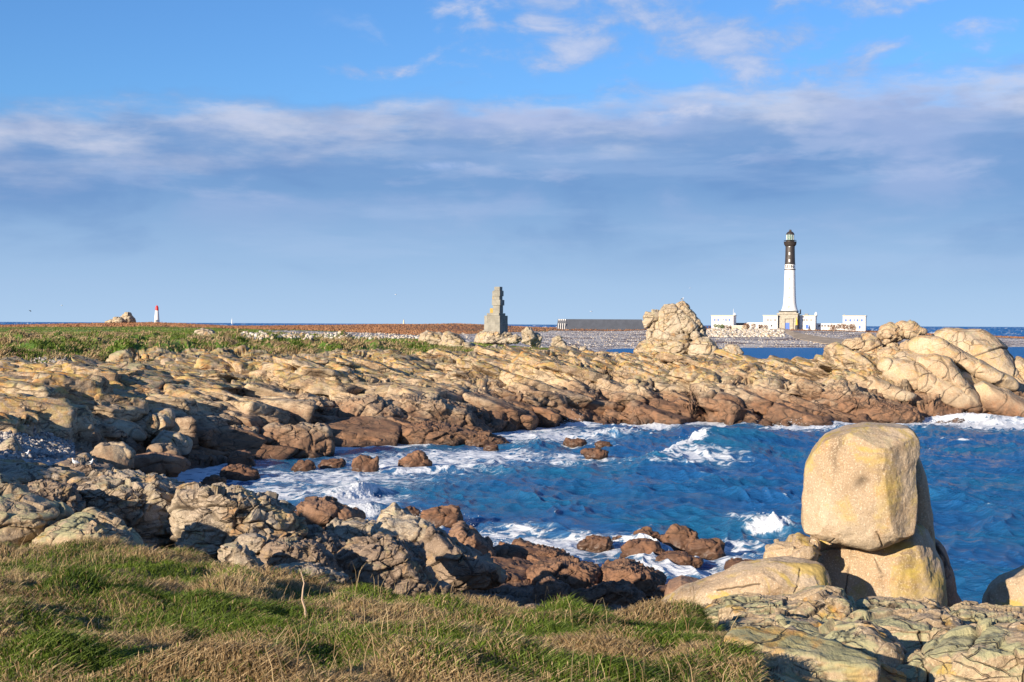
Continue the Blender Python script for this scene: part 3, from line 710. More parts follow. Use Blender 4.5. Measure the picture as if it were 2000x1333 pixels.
lay('lichened_slabs', (70, 1.35, 2.3, 1540, 2150, 305, 2.0), .12, .50, 'granite_lichen', 'lichened slabs between the bottom right ledges', 405, dims=(1.2, .9, .38))

SEA_ROCKS = []
def rock(name, pts, D, thick, mat, seed=0, parent=None, label=None, cat='rock', group=None, boxy=0.62, js=0.5, crack=1.0, rough=0.04, bedamp=None,
         levels=(2.6, 1.0), tilt=0.35, pill=0.35, dip=0.3, facets=6, facet_keep=0.80, lean=0.0, res=None, side=0.0, planes=(), lines=()):
    """a rock whose outline, seen from the bay's south shore, follows pts (photo pixels) at distance D; thick = half depth in metres"""
    Df = D - 0.55 * thick; W = np.array([P(x, y, Df) for x, y in pts])
    X = W[:, 0]; Z = W[:, 2]
    x2 = np.roll(X, -1); z2 = np.roll(Z, -1); cr = X * z2 - x2 * Z; A = cr.sum() / 2
    cx = ((X + x2) * cr).sum() / (6 * A); cz = ((Z + z2) * cr).sum() / (6 * A)
    # dense rounded outline
    n = len(X); s = []
    for i in range(n):
        for tq in np.linspace(0, 1, 12, endpoint=False): s.append((X[i] + (x2[i] - X[i]) * tq, Z[i] + (z2[i] - Z[i]) * tq))
    s = np.array(s); th = np.arctan2(s[:, 1] - cz, s[:, 0] - cx); rr = np.hypot(s[:, 0] - cx, s[:, 1] - cz)
    g = np.linspace(-pi, pi, 361)[:-1]; R = np.zeros(360)
    for i, a in enumerate(g):
        dlt = np.abs((th - a + pi) % (2 * pi) - pi); k = dlt < radians(2.2)
        R[i] = rr[k].max() if k.any() else rr[dlt.argmin()]
    ker = np.hanning(11)[1:-1]; ker /= ker.sum(); R = np.convolve(np.concatenate([R[-4:], R, R[:4]]), ker, mode='valid')
    size_px = max(np.ptp([p[0] for p in pts]), np.ptp([p[1] for p in pts]))
    nres = res or int(np.clip(size_px * 0.42, 10, 200))
    d, Q = cube_sphere(nres)
    ang = np.arctan2(d[:, 2], d[:, 0]); rho = np.hypot(d[:, 0], d[:, 2])
    Rr = np.interp(ang, np.concatenate([g, [pi]]), np.concatenate([R, R[:1]]))
    lr = np.sign(rho) * rho ** boxy; hy = np.sign(d[:, 1]) * np.abs(d[:, 1]) ** boxy
    V = np.stack([Rr * lr * np.cos(ang), hy * thick, Rr * lr * np.sin(ang)], 1)
    size = float(np.median(R))
    # facets on the front and back, keeping the outline
    rg = np.random.default_rng(seed * 7 + 1)
    V[:, 1] += side * V[:, 0] * (1 - rho ** 3)
    for k in range(facets):
        f = rg.normal(size=3); f[1] = -abs(f[1]) * 1.6 - 0.3; f[2] = f[2] * 0.7 + 0.15; f /= np.linalg.norm(f)
        sc = np.array([1, size / thick, 1]); e = V * sc @ f; lim = np.quantile(e, 1.0) * (facet_keep + 0.14 * rg.random())
        over = np.maximum(0, e - lim)
        V -= (over * 0.85 * (1 - np.clip(rho, 0, 1) ** 8))[:, None] * (f / sc * 1.0)[None, :]
    for (f, lim) in planes:
        f = np.array(f, float); f /= np.linalg.norm(f); e = V @ f; over = np.maximum(0, e - lim * size); V -= over[:, None] * f[None, :] * 0.95
    V[:, 1] += lean * V[:, 2]
    yaw = math.atan2(cx, D); V[:, 0], V[:, 1] = V[:, 0] * cos(yaw) + V[:, 1] * sin(yaw), -V[:, 0] * sin(yaw) + V[:, 1] * cos(yaw)   # the stone faces the bay's south shore
    W3 = V + np.array([cx * D / Df, D, cz])
    N = vnorm(V, Q)
    dsp, ck = rock_disp(W3 + seed * 3.1, js * size, seed % 50, dip, levels=levels, tilt=tilt, pill=pill, crack=crack, amp=(0.34, 0.30, 0.26), aniso=(1.6, 1.3, 0.8), bedamp=(0.16 if len(levels) > 1 else 0.0) if bedamp is None else bedamp, rough=0.04)
    dsp = dsp * 0.7 + rough * size * fbm(W3 / (0.7 * size) + seed, 5, seed % 40)
    for (xa, ya), (xb, yb) in lines:                     # named cracks, cut into the face
        pa = P(xa, ya, Df)[[0, 2]]; pb_ = P(xb, yb, Df)[[0, 2]]; ab = pb_ - pa; q = W3[:, [0, 2]] + np.stack([fbm(W3 * 5, 2, 3), fbm(W3 * 5, 2, 4)], 1) * .02
        tq = np.clip((q - pa) @ ab / (ab @ ab), 0, 1); dq = np.linalg.norm(q - pa - tq[:, None] * ab, axis=1); cq = np.exp(-(dq / (0.0095 * D / 24)) ** 2) * (N[:, 1] < 0.1)
        dsp = dsp - cq * 0.035; ck = np.maximum(ck, cq)
    W3 = W3 + N * dsp[:, None]
    org = (cx * D / Df, D, W3[:, 2].min())
    o = mesh_np(name, W3, Q, M[mat] if isinstance(mat, str) else mat, attrs={'crack': ck}, origin=org, parent=parent)
    if parent is None: tag(o, label, cat, group)
    if W3[:, 2].min() < 0.15 and D < 160 and parent is None: SEA_ROCKS.append((cx, D, size))
    return o

def ell(x0, x1, y0, y1, seed=0, flat=0.25, k=14, jag=0.10):
    rg = np.random.default_rng(seed + 99); cx = (x0 + x1) / 2; cy = (y0 + y1) / 2; pts = []
    for i in range(k):
        a = 2 * pi * i / k + rg.uniform(-.12, .12); c, s = cos(a), -sin(a)
        c = math.copysign(abs(c) ** .8, c); s = math.copysign(abs(s) ** .8, s); r = 1 + rg.uniform(-jag, jag * .4)
        pts.append((cx + c * r * (x1 - x0) / 2, cy + s * r * (y1 - y0) / 2 * (1 if s < 0 else 1 - flat * 0)))
    return pts

# --- the balanced stone and its neighbours on the right ---------------
st = empty('balanced_rock', P(1700, 1190, 25.0), 'tall golden balanced block of granite on its rounded pedestal, above the water at right', 'rock formation')
rock('top_block', [(1571, 1045), (1569, 985), (1574, 915), (1592, 880), (1612, 858), (1650, 842), (1690, 834), (1740, 836), (1776, 842), (1788, 856), (1790, 882), (1784, 905), (1786, 960), (1784, 1010), (1779, 1042), (1752, 1058), (1702, 1076), (1640, 1066), (1600, 1058)],
     24.6, 1.0, 'granite_hero', 3, st, boxy=0.36, levels=(), bedamp=0, rough=0.03, lines=[((1669, 925), (1677, 985)), ((1716, 905), (1702, 935)), ((1697, 1030), (1713, 1060)), ((1620, 1064), (1625, 1050))], facets=5, facet_keep=0.88, res=150, planes=(((1, -1.1, .1), .98), ((-.9, -1, .15), 1.02), ((.2, -.6, 1), 1.12)))
rock('rear_slab', [(1772, 900), (1788, 890), (1800, 915), (1811, 950), (1820, 1010), (1823, 1070), (1822, 1110), (1806, 1100), (1780, 1060), (1760, 1010), (1750, 950)],
     25.3, 0.62, 'granite_hero', 4, st, boxy=0.6, levels=(), bedamp=0, facets=4, res=70)
rock('pedestal', [(1592, 1100), (1596, 1062), (1640, 1050), (1700, 1062), (1760, 1048), (1790, 1040), (1808, 1080), (1822, 1105), (1827, 1150), (1826, 1215), (1700, 1225), (1615, 1215), (1598, 1160)],
     25.2, 1.0, 'granite_hero', 5, st, boxy=0.5, js=0.9, crack=0.4, levels=(2.4,), tilt=0.25, pill=0.1, facets=5, res=140, lines=[((1702, 1090), (1712, 1130)), ((1712, 1130), (1706, 1185)), ((1655, 1105), (1648, 1150)), ((1648, 1150), (1660, 1185))])
rock('wedge', [(1490, 1100), (1492, 1072), (1515, 1058), (1560, 1050), (1592, 1062), (1590, 1090), (1560, 1115), (1505, 1115)], 24.2, 0.35, 'granite_hero', 6, st, js=1.0, crack=0.6, tilt=0.5, res=60)
rock('wedge', [(1520, 1112), (1540, 1092), (1575, 1070), (1590, 1064), (1588, 1085), (1570, 1106), (1545, 1120)], 23.9, 0.25, 'granite_hero', 7, st, js=1.0, crack=0.3, res=40)
rock('granite_slab', [(1284, 1196), (1330, 1168), (1390, 1140), (1450, 1112), (1500, 1100), (1560, 1102), (1612, 1112), (1622, 1135), (1618, 1175), (1560, 1205), (1480, 1222), (1400, 1235), (1310, 1230)],
     23.3, 0.75, 'granite_hero', 8, label='long low golden granite slab lying left of the balanced block', boxy=0.7, levels=(), bedamp=0, rough=0.05, facets=7, res=150, lines=[((1560, 1110), (1545, 1150)), ((1400, 1150), (1480, 1135))])
rock('boulder', [(1815, 1130), (1818, 1085), (1826, 1064), (1845, 1085), (1862, 1130), (1868, 1175), (1882, 1200), (1850, 1225), (1815, 1220)],
     26.2, 0.8, 'granite_sea', 9, label='dark rounded boulder just behind the foot of the balanced block', js=1.2, crack=0.1, res=70, levels=(), bedamp=0)
rock('boulder', [(1924, 1190), (1935, 1160), (1960, 1138), (2000, 1120), (2040, 1118), (2080, 1160), (2090, 1220), (1990, 1240), (1920, 1230)],
     27, 0.9, 'granite_hero', 10, label='grey brown boulder cut by the right edge, above the water', js=1.2, crack=0.1, res=80, levels=(), bedamp=0)
rock('boulder', [(1297, 1180), (1304, 1150), (1330, 1138), (1370, 1146), (1380, 1175), (1350, 1195), (1310, 1195)], 33, 0.9, 'granite_sea', 11,
     label='smooth brown boulder tucked behind the long golden slab', js=1.2, crack=0.1, levels=(), bedamp=0)

# --- lichen covered ledges at the bottom right -----------------------
LED = [
 ([(1335, 1235), (1380, 1212), (1430, 1196), (1500, 1188), (1560, 1182), (1610, 1165), (1650, 1172), (1670, 1192), (1640, 1218), (1560, 1240), (1450, 1252), (1370, 1262)], 13.5, .55, 'lichen crusted ledge with orange front edge directly below the golden slab'),
 ([(1660, 1215), (1690, 1192), (1760, 1184), (1820, 1192), (1850, 1212), (1840, 1238), (1760, 1246), (1690, 1240)], 13.6, .45, 'pale green lichened ledge below the pedestal of the balanced block'),
 ([(1840, 1222), (1880, 1205), (1950, 1212), (2050, 1216), (2060, 1260), (1960, 1262), (1870, 1256)], 13.2, .5, 'grey green ledge at the right edge below the cut off boulder'),
 ([(1385, 1262), (1440, 1240), (1520, 1228), (1600, 1232), (1650, 1250), (1640, 1285), (1560, 1300), (1460, 1292), (1400, 1282)], 12.3, .5, 'bare brown ledge with cracked front beside the tip of the grass'),
 ([(1640, 1262), (1680, 1232), (1740, 1218), (1810, 1214), (1870, 1232), (1900, 1262), (1880, 1300), (1790, 1312), (1700, 1300)], 12.2, .5, 'rounded lichen cushion rock in the middle of the bottom right ledges'),
 ([(1545, 1335), (1580, 1296), (1640, 1262), (1700, 1252), (1740, 1268), (1770, 1300), (1760, 1345), (1700, 1400), (1580, 1400)], 10.6, .5, 'shaded orange spotted boulder at the bottom edge, left of the broad lichened slab'),
 ([(1815, 1400), (1820, 1325), (1860, 1292), (1930, 1268), (2010, 1262), (2080, 1290), (2090, 1380), (1960, 1420)], 10.0, .6, 'broad pale green lichened slab in the bottom right corner'),
 ([(1740, 1360), (1752, 1318), (1790, 1296), (1830, 1305), (1845, 1350), (1820, 1400), (1750, 1410)], 10.3, .45, 'small shaded rock between the orange spotted boulder and the corner slab'),
 ([(1470, 1345), (1500, 1312), (1548, 1300), (1590, 1320), (1590, 1380), (1500, 1390)], 10.6, .4, 'low shaded rock at the bottom edge where the grass ends'),
 ([(1395, 1345), (1410, 1312), (1450, 1290), (1510, 1284), (1550, 1300), (1560, 1345), (1540, 1400), (1410, 1400)], 10.7, .5, 'low tan ledge right beside the edge of the grass in the bottom right'),
 ([(1600, 1330), (1610, 1282), (1650, 1262), (1690, 1268), (1700, 1320), (1680, 1370), (1610, 1380)], 11.2, .45, 'tan block wedged behind the orange spotted boulder'),
 ([(1880, 1290), (1900, 1255), (1960, 1240), (2040, 1246), (2060, 1290), (1960, 1305)], 11.6, .4, 'orange and green ledge with crumbled face above the corner slab'),
]
for i, (pts, D, th, lab) in enumerate(LED):
    rock('lichen_ledge', pts, D, th, 'granite_lichen', 20 + i, label=lab, boxy=0.62, js=0.8, crack=0.8, rough=0.06, levels=(2.2, 0.9), tilt=0.6, pill=0.15, dip=0.15, facets=8, res=110, group='lichen covered ledges at bottom right')

# --- rocks along the near shore, left and centre ---------------------
NEAR = [
 ('boulder', [(-60, 1040), (-50, 990), (0, 984), (40, 990), (100, 1008), (126, 1030), (110, 1062), (40, 1080), (-50, 1080)], 19.5, .8, 'granite_lichen', 'brown boulder capped with orange and blue green lichen at the left edge above the grass'),
 ('boulder', [(60, 1100), (80, 1062), (130, 1034), (180, 1020), (225, 1035), (262, 1068), (275, 1098), (200, 1115)], 19.0, .7, 'granite_lichen', 'low lichen covered boulder rising behind the grass left of the big cracked slab'),
 ('boulder', [(-80, 990), (-60, 945), (0, 940), (50, 965), (60, 1000), (0, 1010)], 24, .8, 'granite_lichen', 'blue green lichened rock at the left edge above the orange topped boulder'),
 ('fractured_rock', [(118, 1030), (130, 990), (150, 950), (200, 938), (260, 940), (310, 952), (352, 965), (356, 1010), (352, 1060), (330, 1082), (270, 1075), (215, 1050), (150, 1040)], 29, 1.1, 'granite_near', 'left half of the big cracked grey slab, split by deep joints'),
 ('fractured_rock', [(345, 1075), (348, 1010), (356, 965), (400, 962), (450, 968), (500, 978), (545, 992), (575, 1010), (592, 1040), (570, 1068), (530, 1088), (470, 1096), (400, 1092)], 28.5, 1.2, 'granite_near', 'right half of the big cracked slab, sloping down to the right'),
 ('boulder', [(428, 1092), (430, 1066), (462, 1062), (480, 1070), (510, 1110), (516, 1125), (480, 1124), (450, 1112)], 24, .35, 'granite_near', 'upright leaning brown block in front of the cracked slab, behind the grass'),
 ('boulder', [(458, 1070), (470, 1055), (500, 1048), (520, 1056), (515, 1078), (490, 1084)], 25.5, .35, 'granite_near', 'small wedge stone right above the leaning brown block'),
 ('granite_slab', [(530, 1118), (545, 1112), (590, 1112), (650, 1118), (676, 1134), (650, 1152), (600, 1158), (550, 1135)], 21.5, .4, 'granite_near', 'flat brown slab behind the lone stalk'),
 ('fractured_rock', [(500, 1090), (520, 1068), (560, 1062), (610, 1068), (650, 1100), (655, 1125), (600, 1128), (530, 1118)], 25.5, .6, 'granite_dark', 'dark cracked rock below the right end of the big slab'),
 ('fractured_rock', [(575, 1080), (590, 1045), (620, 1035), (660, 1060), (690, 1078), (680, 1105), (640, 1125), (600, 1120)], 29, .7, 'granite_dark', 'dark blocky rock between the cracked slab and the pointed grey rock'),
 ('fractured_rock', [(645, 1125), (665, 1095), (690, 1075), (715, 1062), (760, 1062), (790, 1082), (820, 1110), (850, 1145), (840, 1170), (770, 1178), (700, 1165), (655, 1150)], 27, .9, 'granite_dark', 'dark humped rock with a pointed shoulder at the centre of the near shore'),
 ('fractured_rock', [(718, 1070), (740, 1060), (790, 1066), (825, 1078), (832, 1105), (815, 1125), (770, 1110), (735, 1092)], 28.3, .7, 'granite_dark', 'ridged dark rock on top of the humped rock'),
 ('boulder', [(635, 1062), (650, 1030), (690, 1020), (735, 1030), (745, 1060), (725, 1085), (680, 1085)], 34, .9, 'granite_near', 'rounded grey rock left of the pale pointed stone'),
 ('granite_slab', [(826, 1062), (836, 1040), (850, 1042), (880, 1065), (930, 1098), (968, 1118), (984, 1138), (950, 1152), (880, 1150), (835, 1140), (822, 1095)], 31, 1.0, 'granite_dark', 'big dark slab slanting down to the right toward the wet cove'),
 ('boulder', [(722, 1070), (726, 1035), (745, 1020), (800, 1020), (830, 1030), (842, 1045), (836, 1070), (800, 1085), (750, 1085)], 31.5, .8, 'granite_pale', 'sunlit pale block with curved cracks at the head of the dark slanting slab'),
 ('boulder', [(737, 1024), (748, 1002), (770, 990), (790, 1003), (812, 1024), (780, 1030)], 32.4, .5, 'granite_pale', 'pale pointed stone standing like a tent above the cracked block'),
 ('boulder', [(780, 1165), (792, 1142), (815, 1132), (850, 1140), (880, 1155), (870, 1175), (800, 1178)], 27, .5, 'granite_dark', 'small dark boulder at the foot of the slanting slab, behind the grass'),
 ('boulder', [(874, 1080), (876, 1045), (900, 1034), (930, 1050), (955, 1075), (965, 1098), (900, 1110)], 43, 1.2, 'granite_sea', 'wet dark boulder with spray behind the slanting slab'),
 ('boulder', [(952, 1100), (960, 1080), (990, 1072), (1015, 1085), (1018, 1105), (970, 1108)], 44.5, .9, 'granite_sea', 'low wet boulder right of the one in the spray'),
 ('fractured_rock', [(1008, 1105), (1020, 1082), (1060, 1075), (1100, 1085), (1128, 1105), (1110, 1120), (1040, 1120)], 44.5, .9, 'granite_sea', 'ribbed brown rock in the foam at the centre of the near shore'),
 ('fractured_rock', [(1030, 1130), (1060, 1110), (1120, 1105), (1170, 1118), (1180, 1145), (1120, 1165), (1050, 1160)], 41, 1.3, 'granite_sea', 'broad brown fractured ledge at the edge of the small inlet'),
 ('fractured_rock', [(1160, 1140), (1175, 1115), (1220, 1108), (1265, 1122), (1300, 1140), (1290, 1165), (1220, 1170)], 41, 1.2, 'granite_sea', 'brown blocky rock right of the broad fractured ledge'),
 ('fractured_rock', [(1040, 1190), (1045, 1150), (1075, 1135), (1110, 1160), (1120, 1190), (1080, 1205)], 38, .9, 'granite_sea', 'split brown boulder rising behind the grass lip'),
 ('fractured_rock', [(1110, 1195), (1130, 1165), (1180, 1150), (1230, 1150), (1255, 1175), (1240, 1200), (1160, 1212)], 38, 1.0, 'granite_sea', 'large brown rock left of the foaming inlet'),
 ('boulder', [(1275, 1170), (1285, 1152), (1310, 1148), (1325, 1160), (1315, 1180), (1285, 1182)], 39, .6, 'granite_sea', 'brown stone at the right side of the foaming inlet'),
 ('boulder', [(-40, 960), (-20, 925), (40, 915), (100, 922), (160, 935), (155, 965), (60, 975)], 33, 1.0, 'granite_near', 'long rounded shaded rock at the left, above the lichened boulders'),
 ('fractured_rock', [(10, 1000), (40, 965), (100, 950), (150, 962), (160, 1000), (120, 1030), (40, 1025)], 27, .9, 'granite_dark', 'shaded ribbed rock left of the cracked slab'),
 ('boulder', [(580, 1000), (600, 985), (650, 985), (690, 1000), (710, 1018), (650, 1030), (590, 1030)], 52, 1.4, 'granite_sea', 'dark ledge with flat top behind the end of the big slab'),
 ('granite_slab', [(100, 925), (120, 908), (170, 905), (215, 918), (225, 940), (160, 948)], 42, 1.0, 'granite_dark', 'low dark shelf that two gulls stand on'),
]
for i, (nm, pts, D, th, mat, lab) in enumerate(NEAR):
    br = nm == 'fractured_rock'
    rock(nm, pts, D, th, mat, 50 + i, label=lab, boxy=0.66, js=0.5 if br else 0.85, crack=1.15 if br else 0.6, levels=(2.3, 0.95, 0.45) if br else (2.4, 1.0),
         tilt=0.85 if br else 0.5, pill=0.12, rough=0.055, dip=0.25, facets=9)

# --- rocks in the water ----------------------------------------------
WATER = [
 ((684, 736, 888, 922), 'domed split boulder in the foam, tallest of the row off the left shore'),
 ((779, 841, 886, 916), 'dark squat boulder alone in the foam right of the domed one'),
 ((620, 677, 899, 914), 'long low rock just left of the domed boulder'),
 ((574, 616, 902, 920), 'small pointed rock at the left end of the row in the foam'),
 ((1134, 1190, 878, 894), 'low brown rock awash in the middle of the bay'),
 ((1160, 1196, 864, 874), 'tiny twin topped reef above the low brown rock'),
 ((1100, 1146, 858, 870), 'flat reef in the foam left of the twin topped one'),
 ((440, 500, 882, 912), 'rounded purple grey boulder at the foot of the left cliffs'),
 ((394, 442, 930, 952), 'brown wet boulder nearest the big cracked slab'),
 ((424, 505, 912, 938), 'jagged reddish reef left of the foam'),
 ((788, 822, 992, 1008), 'small round rock left of the long wet rock below the breaking wave'),
 ((820, 902, 992, 1028), 'long wet rock shedding water behind the pale pointed stone'),
 ((625, 665, 960, 972), 'rock barely showing left of the breaking wave'),
 ((1213, 1300, 1058, 1092), 'broad smooth brown rock in front of the reef'),
 ((1128, 1200, 1052, 1074), 'low reef at the left end of the near rocks in the bay'),
 ((1196, 1218, 1046, 1062), 'small knob between the two parts of the near reef'),
 ((1234, 1290, 1036, 1062), 'angular rock at the back left of the near reef'),
 ((1292, 1362, 1034, 1074), 'tallest grooved rock of the near reef'),
 ((1340, 1418, 1052, 1086), 'smooth double brown rock at the right end of the near reef'),
 ((1280, 1370, 1086, 1106), 'flat rock awash in front of the near reef'),
 ((1410, 1500, 1098, 1118), 'flat rock awash toward the golden slab'),
 ((960, 1010, 830, 845), 'pair of low blocks at the mouth of the far cove'),
 ((945, 975, 870, 880), 'flat rock off the tip of the middle point'),
]
for i, ((x0, x1, y0, y1), lab) in enumerate(WATER):
    D = Dw((x0 + x1) / 2, y1 - 2); wd = (x1 - x0) * D / F
    rock('sea_rock', ell(x0, x1, y0, y1 + (y1 - y0) * .45, i, jag=0.2), D, wd * .38, 'granite_sea', 100 + i, label=lab, boxy=0.72, js=0.7, crack=0.7, rough=0.08, levels=(2.4, 1.0), tilt=0.6, pill=0.35, group='rocks awash in the bay')

# --- blocks along the left and middle shore --------------------------
SHORE = [
 ('boulder', [(245, 838), (262, 822), (300, 808), (335, 806), (342, 830), (320, 850), (290, 858), (262, 848)], 80, 1.3, 'granite_near', 'big dark sided angular boulder perched on the left shore'),
 ('boulder', [(158, 848), (175, 828), (215, 820), (262, 835), (282, 858), (230, 868), (170, 868)], 77, 1.5, 'granite', 'broad cracked boulder left of the dark sided one'),
 ('fractured_rock', [(85, 870), (88, 820), (110, 798), (140, 800), (160, 830), (178, 862), (150, 875)], 76, 1.5, 'granite', 'tall split rock face above the pebble cove'),
 ('boulder', [(172, 920), (178, 885), (200, 870), (240, 872), (260, 892), (262, 920), (215, 930)], 66, 1.3, 'granite', 'rounded boulder with a Y shaped crack right of the gulls'),
 ('boulder', [(288, 892), (295, 874), (335, 868), (350, 880), (350, 898), (320, 905), (295, 902)], 72, .9, 'granite', 'brown angular boulder above the long split one'),
 ('boulder', [(260, 922), (262, 898), (300, 892), (360, 898), (372, 912), (360, 926), (300, 930)], 69, 1.1, 'granite_sea', 'long split boulder at the edge of the wet sand left of the bay'),
 ('boulder', [(300, 868), (320, 848), (350, 850), (372, 868), (365, 885), (330, 884)], 76, 1.0, 'granite_near', 'grey shaded boulder behind the brown angular one'),
 ('fractured_rock', [(395, 890), (400, 855), (440, 842), (500, 840), (515, 880), (490, 898), (430, 895)], 85, 1.8, 'granite', 'stacked cracked blocks at the left part of the square outcrop'),
 ('fractured_rock', [(510, 895), (512, 850), (530, 838), (590, 834), (640, 842), (655, 880), (652, 900), (580, 902)], 86.5, 2.0, 'granite', 'square jointed outcrop above the row of rocks in the foam'),
 ('boulder', [(120, 908), (130, 895), (168, 890), (180, 905), (160, 916)], 62, .8, 'granite_near', 'low shelf at the edge of the pebble cove'),
 ('boulder', [(0, 905), (5, 870), (25, 858), (42, 880), (44, 905)], 57, .9, 'granite_near', 'shaded boulder at the left edge of the pebble cove'),
 ('boulder', [(210, 712), (215, 695), (245, 685), (262, 700), (262, 720), (230, 722)], 112, 1.0, 'granite_lichen', 'orange lichened boulder below the grass bank at left'),
]
for i, (nm, pts, D, th, mat, lab) in enumerate(SHORE):
    br = nm == 'fractured_rock'
    rock(nm, pts, D, th, mat, 150 + i, label=lab, boxy=0.66, js=0.5 if br else .9, crack=1.1 if br else .5, levels=(2.3, 0.9) if br else (2.2,), tilt=.7, pill=.5, rough=.06)

# --- the middle point (rocky spur with tilted beds) -------------------
sp = empty('rock_spur', P(820, 880, 97), 'brown spur of tilted cracked beds reaching into the bay at centre left', 'rock formation')
for i, (pts, D, th) in enumerate([
    ([(640, 850), (650, 805), (680, 778), (730, 775), (770, 800), (800, 840), (790, 872), (720, 872)], 99, 3.0),
    ([(720, 820), (740, 785), (790, 775), (860, 785), (920, 812), (935, 840), (860, 845), (780, 840)], 101, 3.0),
    ([(755, 872), (770, 840), (830, 828), (890, 838), (940, 855), (960, 872), (880, 884), (790, 884)], 96, 2.4),
    ([(880, 878), (900, 850), (950, 848), (985, 860), (1000, 872), (950, 882)], 96, 1.8),
    ([(540, 830), (560, 790), (600, 772), (650, 790), (670, 830), (640, 850), (570, 850)], 100, 2.6)]):
    rock('bed', pts, D, th, 'granite_shore', 170 + i, sp, js=0.55, crack=1.0, tilt=.6, pill=.1, levels=(2.2, .9), dip=.45, boxy=.6, res=90, rough=.06)

# --- the headland on the right ----------------------------------------
hd = empty('rock_headland', P(1850, 810, 128), 'great golden headland of smooth slabs slanting down to the right, at the right edge', 'rock formation')
HS = [
 ([(1660, 835), (1675, 760), (1710, 715), (1760, 690), (1820, 690), (1880, 715), (1930, 760), (2000, 790), (2070, 815), (2060, 850), (1800, 850)], 129, 6.0, 1),
 ([(1820, 690), (1826, 656), (1846, 645), (1880, 647), (1912, 645), (1940, 662), (1962, 682), (1985, 712), (2010, 732), (2080, 790), (2080, 830), (1990, 800), (1930, 770), (1870, 735)], 133, 4.5, 2),
 ([(1772, 682), (1776, 668), (1796, 658), (1834, 658), (1872, 680), (1908, 702), (1945, 725), (1980, 748), (1982, 758), (1950, 756), (1900, 738), (1860, 712), (1815, 700)], 127, 2.2, 3),
 ([(1714, 716), (1722, 702), (1760, 702), (1800, 712), (1842, 735), (1880, 762), (1910, 788), (1912, 802), (1880, 800), (1830, 782), (1775, 765), (1735, 742)], 124, 2.0, 4),
 ([(1788, 715), (1792, 696), (1826, 692), (1855, 702), (1880, 738), (1905, 775), (1912, 798), (1880, 780), (1830, 745)], 123.6, 1.8, 5),
 ([(1672, 765), (1682, 745), (1702, 736), (1735, 748), (1768, 764), (1790, 772), (1782, 786), (1740, 786), (1690, 778)], 122.5, 1.6, 6),
 ([(1895, 760), (1920, 745), (1970, 765), (2010, 790), (2060, 815), (2040, 832), (1960, 820), (1915, 800)], 123, 2.2, 7),
 ([(1590, 800), (1600, 765), (1640, 745), (1670, 752), (1690, 785), (1680, 812), (1620, 816)], 121, 2.2, 8),
 ([(1640, 835), (1660, 800), (1720, 786), (1780, 795), (1800, 815), (1790, 840), (1700, 845)], 119, 2.2, 9),
 ([(1960, 720), (1985, 700), (2040, 725), (2100, 770), (2100, 820), (2020, 790)], 131, 3, 10),
 ([(1600, 825), (1612, 788), (1650, 768), (1705, 772), (1750, 796), (1742, 828), (1680, 838)], 119.8, 2.2, 11),
]
for pts, D, th, k in HS:
    rock('slab', pts, D, th, 'granite_head' if k not in (8, 9, 11) else 'granite_shore', 180 + k, hd, boxy=0.74, js=0.9 if k not in (8, 9, 11) else .5, crack=0.8, levels=(1.6,) if k not in (8, 9, 11) else (2.2, .9), tilt=0.22 if k not in (8, 9, 11) else .5, pill=0.08, dip=0.6, rough=0.03, facets=5, facet_keep=.86, res=int(np.clip((max(p[0] for p in pts) - min(p[0] for p in pts)) * .5, 40, 180)))
cg = empty('rock_crag', P(1710, 705, 131), 'jagged golden crag with an overhanging beak at the left end of the headland', 'rock formation')
for i, (pts, D, th) in enumerate([
    ([(1648, 672), (1655, 665), (1680, 662), (1690, 670), (1685, 682), (1662, 684)], 130, .8),
    ([(1664, 690), (1672, 678), (1700, 664), (1722, 675), (1720, 696), (1690, 698)], 130.5, 1.3),
    ([(1684, 668), (1686, 656), (1700, 652), (1718, 668), (1734, 690), (1725, 694), (1705, 680)], 131.5, .9),
    ([(1706, 702), (1716, 684), (1745, 680), (1762, 690), (1752, 700), (1720, 706)], 129, 1.1),
    ([(1724, 682), (1730, 665), (1740, 664), (1760, 680), (1750, 692)], 131, .8),
    ([(1758, 700), (1760, 675), (1772, 668), (1790, 690), (1782, 702)], 129.5, .9),
    ([(1660, 716), (1672, 696), (1710, 692), (1760, 696), (1790, 705), (1760, 722), (1690, 724)], 130, 2.2)]):
    rock('block', pts, D, th, 'granite_head', 200 + i, cg, js=.8, crack=.7, tilt=.6, boxy=.7, res=46, dip=.5)
for i, (pts, lab) in enumerate([
    ([(1721, 656), (1724, 642), (1738, 634), (1752, 638), (1764, 652), (1756, 662), (1735, 664)], 'left one of the two perched yellow boulders on top of the headland crag'),
    ([(1752, 635), (1762, 630), (1784, 632), (1794, 643), (1806, 648), (1800, 657), (1780, 660), (1762, 658), (1757, 645)], 'right one of the two perched yellow boulders on top of the headland crag')]):
    rock('perched_boulder', pts, 131.5, 1.2, 'granite_head', 215 + i, label=lab, js=.9, crack=.7, tilt=.6, boxy=.72, res=44)

